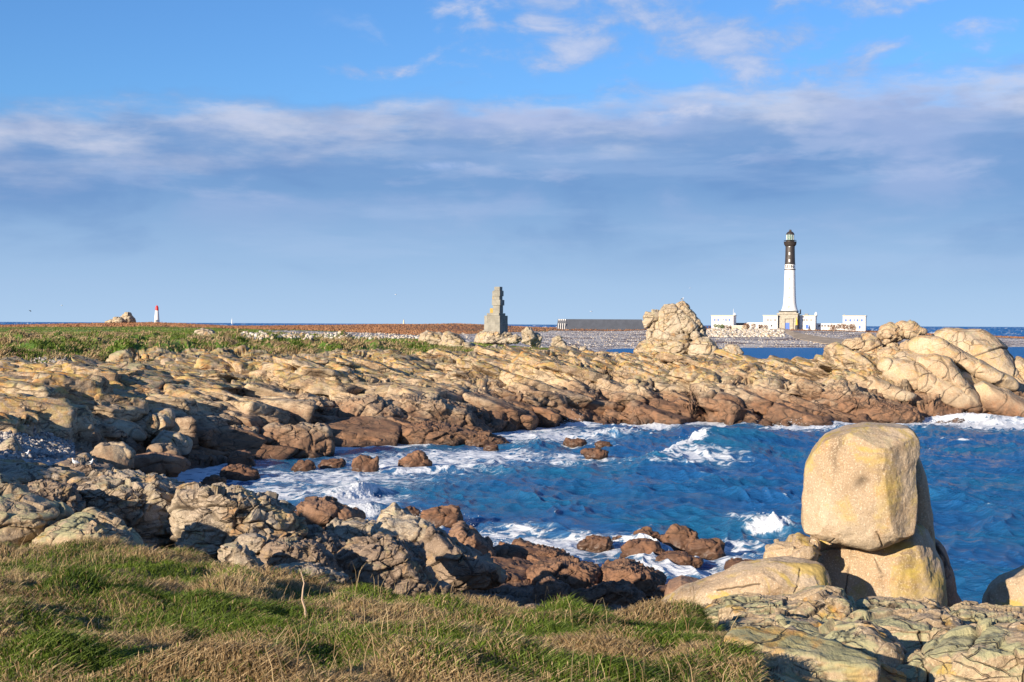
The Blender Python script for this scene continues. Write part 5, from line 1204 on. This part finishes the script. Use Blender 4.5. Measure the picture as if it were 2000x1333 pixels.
tw.put(MB().lathe(0, 0, [(.62, 1.5), (.55, 1.8), (.42, 4.2), (.16, 5.4), (.1, 5.6)], 14), 'body', 'yellow', smooth=True)
tw.put(MB().lathe(0, 0, [(.8, -1), (.8, .9), (.5, 1.5)], 12), 'foot', 'dark')
for px, D in ((1478.3, 712), (1504.2, 712)):
    s_ = Site(px, 645, D, 17, 'gate_post', 'white gate post at the head of the beach, %s' % ('beside the rounded brown bush' if px < 1490 else 'nearer the lighthouse'), 'post', 'white gate posts')
    s_.put(MB().box(-.32, .32, -.32, .32, -1, 2.7), 'shaft', 'white'); s_.put(MB().box(-.42, .42, -.42, .42, 2.7, 2.95), 'cap', 'white')
s_ = Site(1443, 640, 715, 17, 'low_wall', 'short cream coloured wall in the heath right of the left house', 'wall')
s_.put(MB().box(s_.x(1429), s_.x(1458), 0, .5, -1, .9), 'masonry', 'cream'); s_.put(MB().box(s_.x(1429) - .1, s_.x(1458) + .1, -.1, .6, .9, 1.05), 'coping', 'white')

# long grey shed
sh_ = Site(1098, 641, 700, 4, 'long_shed', 'long low dark grey shed with sloping roof and a gabled pale end', 'building')
kk = 700 / F
x0, x1, xa, xb = sh_.x(1108.5), sh_.x(1261), sh_.x(1106), sh_.x(1254)
zt = (641 - 623.6) * kk
mb = MB().add([(sh_.x(1108.5), 0, -2), (sh_.x(1262), 0, -2), (sh_.x(1262), 22, -2), (sh_.x(1090), 22, -2), (sh_.x(1105.5), 3.2, zt), (sh_.x(1254), 3.2, zt), (sh_.x(1254), 18, zt), (sh_.x(1089), 18, zt)],
              [(0, 1, 5, 4), (1, 2, 6, 5), (2, 3, 7, 6), (4, 5, 6, 7), (0, 4, 7, 3), (0, 3, 2, 1)])
sh_.put(mb, 'roof', 'slate')
mb = MB(); mb.add([(sh_.x(1086.5), -.1, -2), (sh_.x(1108.3), -.1, -2), (sh_.x(1105.3), 2.9, zt), (sh_.x(1089), 2.9, zt), (sh_.x(1086.5), 10, -2), (sh_.x(1108.3), 10, -2), (sh_.x(1105.3), 10, zt), (sh_.x(1089), 10, zt)],
                  [(0, 1, 2, 3), (1, 5, 6, 2), (4, 7, 6, 5), (0, 3, 7, 4), (3, 2, 6, 7)])
sh_.put(mb, 'end_wall', 'metal')
def onslope(px, z, yoff): yy = -.1 + 3.0 * (z + 2) / (zt + 2) - yoff; return (sh_.x(px), yy, z)
for j in range(4):
    cxp = 1091.3 + j * 4.05
    sh_.put(MB().add([onslope(cxp - 1.2, zt - .05, .08), onslope(cxp + 1.2, zt - .05, .08), onslope(cxp + .1, zt - 1.05, .08), onslope(cxp - 1.2, zt - .05, .02), onslope(cxp + 1.2, zt - .05, .02), onslope(cxp + .1, zt - 1.05, .02)], [(0, 2, 1), (3, 4, 5), (0, 1, 4, 3), (1, 2, 5, 4), (2, 0, 3, 5)]), 'gable_panel', 'white')
    sh_.put(MB().box(sh_.x(cxp - 1.3), sh_.x(cxp - .3), .35, .75, -1, zt - 2.1), 'pier', 'white')

# red topped tower, and two small far beacons
rt = Site(306.5, 631, 690, 0, 'beacon_tower', 'small white tapering tower with a red top on the left skyline', 'tower')
k2 = 690 / F
def lt(prof, nm, mat, S_=rt, kq=k2, base=631): return S_.put(MB().lathe(0, 0, [(r * kq, (base - y) * kq) for r, y in prof], 28), nm, mat, smooth=True)
lt([(5.6, 634), (5.2, 630), (3.3, 607)], 'shaft', 'white'); lt([(3.4, 607), (3.1, 605), (2.9, 600.5), (2.2, 599), (.6, 596.8), (.1, 596.4)], 'top', 'red'); lt([(6.2, 634), (6.2, 630.6)], 'plinth', 'stone')
rt.put(MB().box(-.45, .45, -5.15 * k2 - .12, -4.2 * k2, 0, 1.5), 'door', 'metal')
b2 = Site(788.5, 632, 698, 0, 'beacon', 'tiny cream beacon on the heath skyline left of the monument', 'beacon'); k3 = 698 / F
lt([(1.7, 633), (1.3, 628), (.7, 625)], 'shaft', 'cream', b2, k3, 632); lt([(.3, 625), (.15, 622.5)], 'pole', 'metal', b2, k3, 632)
b3 = Site(453, 631, 2600, 0, 'beacon', 'very small pale sea beacon rising from the waves right of the red topped tower', 'beacon'); k4 = 2600 / F
lt([(1.1, 633), (.8, 628), (.5, 624)], 'shaft', 'white', b3, k4, 631); lt([(.2, 624), (.2, 621)], 'pole', 'white', b3, k4, 631)

# monument ---------------------------------------------------------------
mt, t, b = new_mat('monument_stone'); co = t.node('ShaderNodeTexCoord').outputs['Object']
c_ = t.mix(t.sstep(t.noise(co, 1.3, 6, .65), .4, .65), (.22, .205, .17), (.31, .29, .24))
c_ = t.mix(t.math('MULTIPLY', t.sstep(t.noise(co, 14, 3, .7), .55, .7), .4), c_, (.2, .17, .13))
t.put(b.inputs['Base Color'], c_); b.inputs['Roughness'].default_value = .9; M['monument'] = mt
mt, t, b = new_mat('monument_lichened'); co = t.node('ShaderNodeTexCoord').outputs['Object']
t.put(b.inputs['Base Color'], t.mix(t.sstep(t.noise(co, 2, 5, .65), .4, .6), (.30, .24, .13), (.46, .27, .05))); b.inputs['Roughness'].default_value = .95; M['monument_l'] = mt
mo = Site(969, 649, 200, 27, 'monument', 'stone memorial of stacked offset blocks on a square plinth, standing on a mound', 'monument')
k5 = 200 / F
def blk(nm, x0, x1, y0, y1, mat='monument', dx=0.0, dy=0.0, wd=None, parent=None):
    a = (x1 - x0) / 1.345 * k5 / 2; cxx = ((x0 + x1) / 2 - 969) * k5; X_ = cxx * cos(mo.r); Y_ = cxx * sin(mo.r)
    o = mo.put(MB().box(X_ - a + dx, X_ + a + dx, Y_ - a + dy, Y_ + a + dy, (649 - y1) * k5, (649 - y0) * k5), nm, mat, parent)
    md = o.modifiers.new('bevel', 'BEVEL'); md.width = .03; md.segments = 2; return o
blk('plinth', 945.5, 992, 631.8, 652); blk('plinth', 945.8, 991.6, 617, 631.75)
blk('step', 950.5, 987, 612.3, 616.9); blk('column', 962.5, 982.5, 597.2, 612.2); blk('block', 960.2, 985, 586.2, 597.1); blk('neck', 963, 981.3, 579.2, 586.1); blk('block', 961.5, 983.4, 568.2, 579.1); blk('top_block', 965, 981, 560.6, 568.1)
blk('side_block', 955.5, 966, 602.5, 612.1, 'monument_l', dx=-.1, dy=.35); blk('side_block', 959.5, 967.5, 570, 585.5, 'monument_l', dx=-.05, dy=.35)
# slab joints as real grooves of darker stone
mb = MB(); a = 46.5 / 1.345 * k5 / 2
cx_ = (968.7 - 969) * k5
mb.box(cx_ - .02, cx_ + .02, -a - .004, -a + .02, -.1, 17 * k5).box(cx_ - a * .55, cx_ - a * .55 + .03, -a - .004, -a + .02, 17.6 * k5, 32 * k5)
mo.put(mb, 'joint', 'dark')
rock('rock_mound', [(928, 668), (934, 656), (945, 650), (968, 648), (990, 650), (1000, 656), (1004, 668), (968, 674)], 200.4, 2.2, 'granite_pale', 300, label='rough yellow stone mound under the memorial', js=.5, crack=1.2, tilt=.8, pill=.6, levels=(2, .8), res=60)

# slipway ------------------------------------------------------------------
pts = [(1519, 643.5, 646, 712), (1535, 647, 652, 700), (1550, 652, 660, 680), (1570, 657, 666, 655), (1600, 662, 671, 620), (1640, 667, 676, 585), (1675, 671, 680, 555), (1710, 677, 684, 530)]
vs = []; fs = []
for px, yt, yb, D in pts:
    p1 = surf(px, yt) + [0, 0, .9]; p0 = surf(px, yb) + [0, 0, .15]; vs += [(p0[0], p0[1], p0[2] - 1.5), tuple(p0), tuple(p1), (p1[0] + 1, p1[1] + 7, p1[2]), (p1[0] + 1, p1[1] + 7, p1[2] - 4)]
for i in range(len(pts) - 1):
    for j in range(4): fs.append((i * 5 + j, (i + 1) * 5 + j, (i + 1) * 5 + j + 1, i * 5 + j + 1))
M['concrete'] = plain('weathered_concrete', (0.36, 0.28, 0.19), .9, .25, .3, bump=.3)
o = MB().add(vs, fs).build('slipway', M['concrete'], origin=(0, 0, 0)); tag(o, 'tan concrete slipway sloping down the pebble beach from the lighthouse to the inlet', 'slipway')

# loose stones -------------------------------------------------------------
ico = None
def stones(name, centers, sizes, mat, label, seed):
    d, Q = cube_sphere(3); rg = np.random.default_rng(seed); n = len(centers); nv = len(d)
    sc = sizes[:, None, None] * rg.uniform(.6, 1.2, (n, 1, 3)) * (1 + rg.normal(size=(n, nv, 1)) * .13)
    th = rg.uniform(0, 6.28, n); v = d[None] * sc; c, s = np.cos(th)[:, None], np.sin(th)[:, None]
    x = v[:, :, 0] * c - v[:, :, 2] * s; z = v[:, :, 0] * s + v[:, :, 2] * c
    v = np.stack([x, v[:, :, 1], z], 2) * 1.0 + centers[:, None, :]
    q = Q[None] + (np.arange(n) * nv)[:, None, None]
    o = mesh_np(name, v.reshape(-1, 3), q.reshape(-1, 4), M[mat], smooth=True); tag(o, label, 'stones', kind='stuff')
M['rubble'] = granite('rubble', c1=(0.46, 0.40, 0.32), c2=(0.62, 0.57, 0.50), c3=(0.2, .16, .14), red_z=-9, lichen=.6, green=0, grain=2)
rg = np.random.default_rng(3)
def scatter(x0, x1, y0, y1, n, jitter=.0):
    out = []
    for i in range(n): out.append(surf(rg.uniform(x0, x1), rg.uniform(y0, y1)))
    return np.array(out)
stones('rubble', scatter(1380, 1530, 645, 659, 900), rg.uniform(.35, 1.1, 900), 'rubble', 'jumble of tan boulders heaped along the head of the beach left of the slipway', 5)
stones('pebbles', np.concatenate([scatter(10, 135, 850, 895, 1500), scatter(60, 170, 700, 730, 300)]), rg.uniform(.05, .14, 1800), 'cove', 'grey cobbles strewn in the shaded cove at left', 6)
stones('cobbles', np.concatenate([scatter(470, 920, 651, 663, 700), scatter(1040, 1680, 648, 680, 1600)]), rg.uniform(.10, .28, 2300), 'rubble', 'pale cobbles scattered over the far pebble beach', 7)
stones('shore_stones', np.concatenate([scatter(150, 1500, 720, 800, 120), scatter(0, 450, 720, 880, 160)]), rg.uniform(.06, .22, 280), 'granite', 'loose stones lodged in the ledges round the bay', 8)

# bushes ---------------------------------------------------------------------
def leafmat(name, c1, c2):
    mt, t, b = new_mat(name); t.put(b.inputs['Base Color'], t.mix(t.attr('tint'), c1, c2)); b.inputs['Roughness'].default_value = .8; return mt
M['brown_leaf'] = leafmat('bare_russet_twigs', (.13, .055, .028), (.30, .15, .07)); M['green_leaf'] = leafmat('green_leaves', (.04, .085, .012), (.12, .19, .03)); M['bark'] = plain('bark', (.10, .07, .05), .9)
def bush(px0, px1, py0, py1, D, mat, label, n=1500, seed=0):
    e = empty('bush', P((px0 + px1) / 2, py1, D), label, 'bush'); rg = np.random.default_rng(seed); kx = D / F; w_ = (px1 - px0) * kx / 2; h_ = (py1 - py0) * kx
    nl = max(4, int(w_ / h_ * 4)); cl = np.stack([rg.uniform(-.8, .8, nl) * w_, rg.uniform(-.3, .3, nl) * h_ * 2, rg.uniform(.25, .6, nl) * h_], 1); rr = rg.uniform(.35, .5, nl) * h_
    k_ = rg.integers(0, nl, n); d = rg.normal(size=(n, 3)); d /= np.linalg.norm(d, axis=1)[:, None]; r = rr[k_] * rg.uniform(.5, 1.12, n); c = cl[k_] + d * r[:, None]; c[:, 2] = np.abs(c[:, 2])
    a = rg.normal(size=(n, 3)); a[:, 2] += .8; a /= np.linalg.norm(a, axis=1)[:, None]; b_ = np.cross(a, rg.normal(size=(n, 3))); b_ /= np.linalg.norm(b_, axis=1)[:, None]
    s1 = rg.uniform(.15, .35, n)[:, None]; s2 = rg.uniform(.04, .12, n)[:, None]
    v = np.stack([c - b_ * s2, c + b_ * s2, c + b_ * s2 * .3 + a * s1, c - b_ * s2 * .3 + a * s1], 1).reshape(-1, 3) + np.array(e.location)
    o = mesh_np('foliage', v, np.arange(4 * n).reshape(n, 4), M[mat], attrs={'tint': np.repeat(rg.random(n), 4)}, parent=e, smooth=False, origin=tuple(e.location))
    mb = MB()
    for q, r_ in zip(cl, rr): mb.tube(Vector(e.location) + Vector((q[0] * .6, q[1], -.5)), Vector(e.location) + Vector(q), .08, .03, 5)
    mb.build('stems', M['bark'], e)
bush(1393, 1413, 632, 642, 722, 'green_leaf', 'green bush in front of the left house', 1500, 1)
bush(1450, 1478, 630, 644, 716, 'brown_leaf', 'rounded brown bush left of the first gate post', 2500, 2)
bush(1480, 1502, 633, 644, 720, 'brown_leaf', 'reddish scrub between the two gate posts', 1400, 3)
bush(1614, 1676, 632, 646, 722, 'brown_leaf', 'wide russet thicket in front of the right house', 4500, 4)
bush(1412, 1432, 636, 643, 724, 'brown_leaf', 'low brown scrub right of the green bush', 900, 5)
bush(1360, 1388, 636, 643, 724, 'brown_leaf', 'low scrub left of the left house', 900, 6)

# gulls ------------------------------------------------------------------------
M['gull_white'] = plain('white_plumage', (.74, .74, .74), .8, .03); M['gull_grey'] = plain('grey_wings', (.36, .39, .44), .8, .08); M['gull_black'] = plain('black_wings', (.035, .035, .045), .7, .1); M['beak'] = plain('orange_bill', (.75, .28, .02), .5); M['pink'] = plain('pale_legs', (.55, .38, .30), .6)
def sweep(name, path, radii, mat, parent, n=12, flat=1.0):
    vs = []; fs = []; path = [Vector(p) for p in path]
    for i, (p, r) in enumerate(zip(path, radii)):
        d = (path[min(i + 1, len(path) - 1)] - path[max(i - 1, 0)]).normalized(); s = Vector((0, 1, 0)); u_ = d.cross(s).normalized()
        for k_ in range(n): a = 2 * pi * k_ / n; vs.append(p + s * (r * flat * cos(a)) + u_ * (r * sin(a)))
    for i in range(len(path) - 1):
        for k_ in range(n): k2 = (k_ + 1) % n; fs.append((i * n + k_, i * n + k2, (i + 1) * n + k2, (i + 1) * n + k_))
    fs += [tuple(range(n))[::-1], tuple((len(path) - 1) * n + k_ for k_ in range(n))]
    me = bpy.data.meshes.new(name); me.from_pydata(vs, [], fs); me.materials.append(M[mat]); me.polygons.foreach_set('use_smooth', [True] * len(me.polygons))
    o = bpy.data.objects.new(name, me); link(o); o.parent = parent
    return o
def gull(loc, size, face, wing, label, rz=0.0):
    e = empty('gull', loc, label, 'gull'); s = size; f = face
    e.rotation_euler = (0, 0, rz)
    bd = sweep('body', [(-.52 * s * f, 0, .36 * s), (-.40 * s * f, 0, .38 * s), (-.2 * s * f, 0, .43 * s), (0, 0, .48 * s), (.16 * s * f, 0, .56 * s), (.22 * s * f, 0, .70 * s), (.25 * s * f, 0, .82 * s), (.29 * s * f, 0, .88 * s), (.34 * s * f, 0, .87 * s)], [.02 * s, .07 * s, .16 * s, .20 * s, .16 * s, .085 * s, .08 * s, .085 * s, .04 * s], 'gull_white', e)
    for sd in (-1, 1):
        o = sweep('wing', [(-.58 * s * f, sd * .04 * s, .37 * s), (-.35 * s * f, sd * .13 * s, .45 * s), (-.1 * s * f, sd * .17 * s, .52 * s), (.10 * s * f, sd * .15 * s, .54 * s)], [.012 * s, .08 * s, .13 * s, .04 * s], wing, e, 10, .55)
        mb = MB().tube((0, sd * .06 * s, -.02 * s), (0, sd * .06 * s, .34 * s), .016 * s, .02 * s, 6); me = bpy.data.meshes.new('leg'); me.from_pydata(mb.v, [], mb.f); me.materials.append(M['pink']); o = bpy.data.objects.new('leg', me); link(o); o.parent = e
    sweep('bill', [(.36 * s * f, 0, .865 * s), (.42 * s * f, 0, .86 * s), (.47 * s * f, 0, .84 * s)], [.028 * s, .024 * s, .006 * s], 'beak', e, 8)
bpy.context.view_layer.update(); DG_ = bpy.context.evaluated_depsgraph_get()
def seen(px, py):
    """the first real surface along the line through a point of the photograph"""
    d = cF + cR * (px - 1000) / F + cU * (666.5 - py) / F
    hit, loc, *_ = scene.ray_cast(DG_, Vector((0, 0, H)), Vector(d).normalized()); return np.array(loc) if hit else P(px, py, 9e3)
for px, py, f, wg, lab in ((147, 911, -1, 'gull_grey', 'grey backed gull facing left on the dark shelf'), (177, 912, 1, 'gull_black', 'black backed gull facing right on the dark shelf'), (52, 895, 1, 'gull_black', 'black backed gull at the edge of the pebble cove')):
    p = seen(px, py); gull(tuple(p - [0, .02, .01]), 17.0 * p[1] / F / .95, f, wg, lab)
for yy in np.arange(570, 640, .7):
    p = seen(1333, yy)
    if p[1] < 200: break
gull(tuple(p + [0, .05, -.01]), 7.0 * p[1] / F, 1, 'gull_black', 'black backed gull on the pointed tip of the tall rock pile')
def flying(px, py, D, s, mat, lab, roll=0.2):
    e = empty('flying_gull', P(px, py, D), lab, 'gull'); e.rotation_euler = (0, roll, .4)
    sweep('body', [(-.5 * s, 0, 0), (-.2 * s, 0, .02 * s), (.15 * s, 0, .02 * s), (.4 * s, 0, 0)], [.02 * s, .09 * s, .09 * s, .02 * s], mat, e)
    for sd in (-1, 1):
        vs = [(.16, 0, .02), (-.12, 0, .02), (-.10, sd * .5, .17), (.15, sd * .5, .18), (-.2, sd * 1.05, .10), (-.12, sd * 1.07, .11)]
        vs = [(x * s, y * s, z * s) for x, y, z in vs]; vs += [(x, y, z + .025 * s) for x, y, z in vs]
        me = bpy.data.meshes.new('wing'); me.from_pydata(vs, [], [(0, 1, 2, 3), (3, 2, 4, 5), (6, 9, 8, 7), (9, 11, 10, 8), (0, 3, 9, 6), (3, 5, 11, 9), (1, 7, 8, 2), (2, 8, 10, 4), (4, 10, 11, 5)]); me.materials.append(M[mat]); o = bpy.data.objects.new('wing', me); link(o); o.parent = e
flying(59, 608, 150, .35, 'gull_black', 'dark gull gliding low over the sea at far left', .6)
flying(121, 597, 260, .45, 'gull_white', 'white gull in flight above the left skyline')
flying(773, 576, 260, .45, 'gull_white', 'white gull in flight between the small beacon and the monument')
flying(1155, 609, 260, .5, 'gull_white', 'white gull in flight above the long grey shed')
flying(1348, 563, 300, .4, 'gull_white', 'white gull in flight just above the tall rock pile')

# ------------------------------------------------------------------ grass
mt, t, b = new_mat('grass_blades'); dr = t.attr('dry'); tn = t.attr('tint')
gcol = t.mix(tn, (.045, .085, .008), (.175, .24, .03)); dcol = t.mix(tn, (.24, .15, .065), (.56, .42, .23))
t.put(b.inputs['Base Color'], t.mix(dr, gcol, dcol)); b.inputs['Roughness'].default_value = .55; b.inputs['Specular IOR Level'].default_value = .25
tr_ = t.node('ShaderNodeBsdfTranslucent'); t.put(tr_.inputs['Color'], t.mix(dr, gcol, dcol)); mx = t.node('ShaderNodeMixShader'); mx.inputs[0].default_value = .25
t.l.new(b.outputs[0], mx.inputs[1]); t.l.new(tr_.outputs[0], mx.inputs[2]); t.l.new(mx.outputs[0], [n for n in t.n if n.type == 'OUTPUT_MATERIAL'][0].inputs[0]); M['grass'] = mt
def blades(name, facemask, weight, n, len_, wid, label, seed, dryfn, upright=.6, wind=(.5, -.1)):
    rg = np.random.default_rng(seed); q = quads[facemask]; a = pos[q[:, 0]]; e1 = pos[q[:, 1]] - a; e2 = pos[q[:, 3]] - a
    ar = np.linalg.norm(np.cross(e1, e2), axis=1) * weight(a); cdf = np.cumsum(ar); cdf /= cdf[-1]
    k_ = np.searchsorted(cdf, rg.random(n)); r0 = a[k_] + e1[k_] * rg.random((n, 1)) + e2[k_] * rg.random((n, 1))
    fl = np.stack([r0[:, 0], r0[:, 1], np.zeros(n)], 1)
    dry, tuft = dryfn(fl); pd = dry
    isdry = (rg.random(n) < pd).astype(float)
    Ln = len_ * rg.uniform(.45, 1.25, n) * (1 + .5 * tuft)
    ph = rg.uniform(0, 2 * pi, n); sw = fbm(fl / 1.3, 2, seed + 2)
    lx = np.cos(ph) * .55 + wind[0] + .5 * sw; ly = np.sin(ph) * .55 + wind[1]; ld = np.stack([lx, ly, np.zeros(n)], 1)
    up = np.array([0, 0, 1.0]); curl = rg.uniform(.2, 1.0, n)[:, None]
    p0 = r0 - up * .02; p1 = r0 + up * (Ln * upright * .55)[:, None] + ld * (Ln * .18)[:, None]
    p2 = p1 + up * (Ln * upright * .38)[:, None] * (1 - .4 * curl) + ld * (Ln * .33)[:, None]; p3 = p2 + up * (Ln * .18)[:, None] * (1 - 2.2 * curl) + ld * (Ln * .34)[:, None]
    sd = np.stack([-np.sin(ph + 1.2), np.cos(ph + 1.2), np.zeros(n)], 1); sd[:, 0] = np.sign(sd[:, 0] + 1e-6) * (np.abs(sd[:, 0]) + .5); sd /= np.linalg.norm(sd, axis=1)[:, None]
    w_ = (wid * rg.uniform(.6, 1.3, n))[:, None]
    v = np.stack([p0 - sd * w_, p0 + sd * w_, p1 + sd * w_ * .9, p1 - sd * w_ * .9, p2 + sd * w_ * .65, p2 - sd * w_ * .65, p3 + sd * w_ * .15, p3 - sd * w_ * .15], 1).reshape(-1, 3)
    b0 = (np.arange(n) * 8)[:, None, None]; q = (np.array([[0, 1, 2, 3], [3, 2, 4, 5], [5, 4, 6, 7]])[None] + b0).reshape(-1, 4)
    tint = np.clip(.5 + .35 * fbm(fl / 2.0, 2, seed + 5) + rg.normal(size=n) * .25, 0, 1)
    o = mesh_np(name, v, q, M['grass'], attrs={'dry': np.repeat(isdry, 8), 'tint': np.repeat(tint, 8)}); tag(o, label, 'grass', kind='stuff')
def fg_dry(fl):
    d = fbm(fl / np.array([1.6, 1.1, 1]), 3, 120); return np.clip(.42 + 1.25 * d, .05, .95), np.clip(fbm(fl / .8, 2, 121), -.5, 1)
blades('meadow_grass', qnear & (qv > .6) & (np.abs(qpx - 1000) < 1350), lambda a: a[:, 1] ** -1.5, 460000, .125, .0030, 'long wind blown green and straw coloured grass filling the foreground', 31, fg_dry, wind=(.25, -.1))
def st_dry(fl): return np.full(len(fl), 1.0), np.zeros(len(fl))
blades('dry_stems', qnear & (qv > .8) & (np.abs(qpx - 1000) < 1250), lambda a: a[:, 1] ** -1.0 * (fbm(np.stack([a[:, 0], a[:, 1], a[:, 0] * 0], 1) / 1.5, 2, 140) > .25), 380, .27, .0020, 'thin pale dead stems standing above the foreground grass', 32, st_dry, upright=1.2, wind=(.1, 0))
bk = qland & ~qpeb & (qv < np.interp(qpx, [0, 500, 800, 900], [13.3, 12.8, 12.2, 12.5])) & (qpx < 1180) & (qpx > -150)
def bk_dry(fl):
    d = fbm(fl / 6.0, 3, 130); return np.clip(.60 + 1.6 * d, .04, .98), np.clip(fbm(fl / 3, 2, 131), -.5, 1)
blades('tussock_grass', bk, lambda a: a[:, 1] ** -2.2 * (.15 + (fbm(np.stack([a[:, 0], a[:, 1], a[:, 0] * 0], 1) / 4.0, 2, 133) > -.05) * 1.0), 100000, .58, .036, 'rough tussock grass on the bank behind the rocks', 33, bk_dry, wind=(.4, 0))
# the lone stalk
pb = surf(597, 1212); e_ = [P(597, 1212, pb[1]), P(596, 1190, pb[1]), P(590, 1172, pb[1]), P(592, 1150, pb[1]), P(594, 1140, pb[1]), P(588, 1117, pb[1])]
mb = MB()
for i in range(5): mb.tube(e_[i], e_[i + 1], .011 - .0013 * i, .0097 - .0013 * i, 6)
M['stalk'] = plain('dead_stalk', (.50, .36, .24), .8); o = mb.build('dead_stalk', M['stalk'], origin=tuple(e_[0])); tag(o, 'single tall crooked pale stalk standing in the grass left of centre', 'stalk')
# russet heath on the skyline: short upright clumps
ht = qland & ~qpeb & (qv >= 14.6) & (qv < 18.2) & (qpx > -100) & (qpx < 2100)
def ht_dry(fl):
    return np.full(len(fl), 1.0), np.clip(fbm(fl / 12, 2, 151), -.5, 1)
M['grass_keep'] = M['grass']; M['grass'] = leafmat('russet_heath_stems', (.17, .065, .030), (.34, .17, .075))
blades('heath', ht, lambda a: a[:, 1] ** -1.6, 60000, .50, .12, 'russet dead bracken and heath covering the far rise', 34, ht_dry, wind=(.1, 0), upright=1.0)
M['grass'] = M['grass_keep']

lw = qland & ~qpeb & (qv > 12.0) & (qv < 15.1) & (qpx < 1180) & (qpx > -150)
blades('lawn_grass', lw, lambda a: a[:, 1] ** -2.0 * np.where(fbm(np.stack([a[:, 0], a[:, 1], a[:, 0] * 0], 1) / 16.0, 2, 161) > -.3, 1.0, .1), 95000, .22, .07, 'short bright green turf behind the rocks', 35, lambda fl: (np.clip(.08 + .5 * fbm(fl / 14.0, 3, 162), .0, .7), np.zeros(len(fl))), wind=(.2, 0))
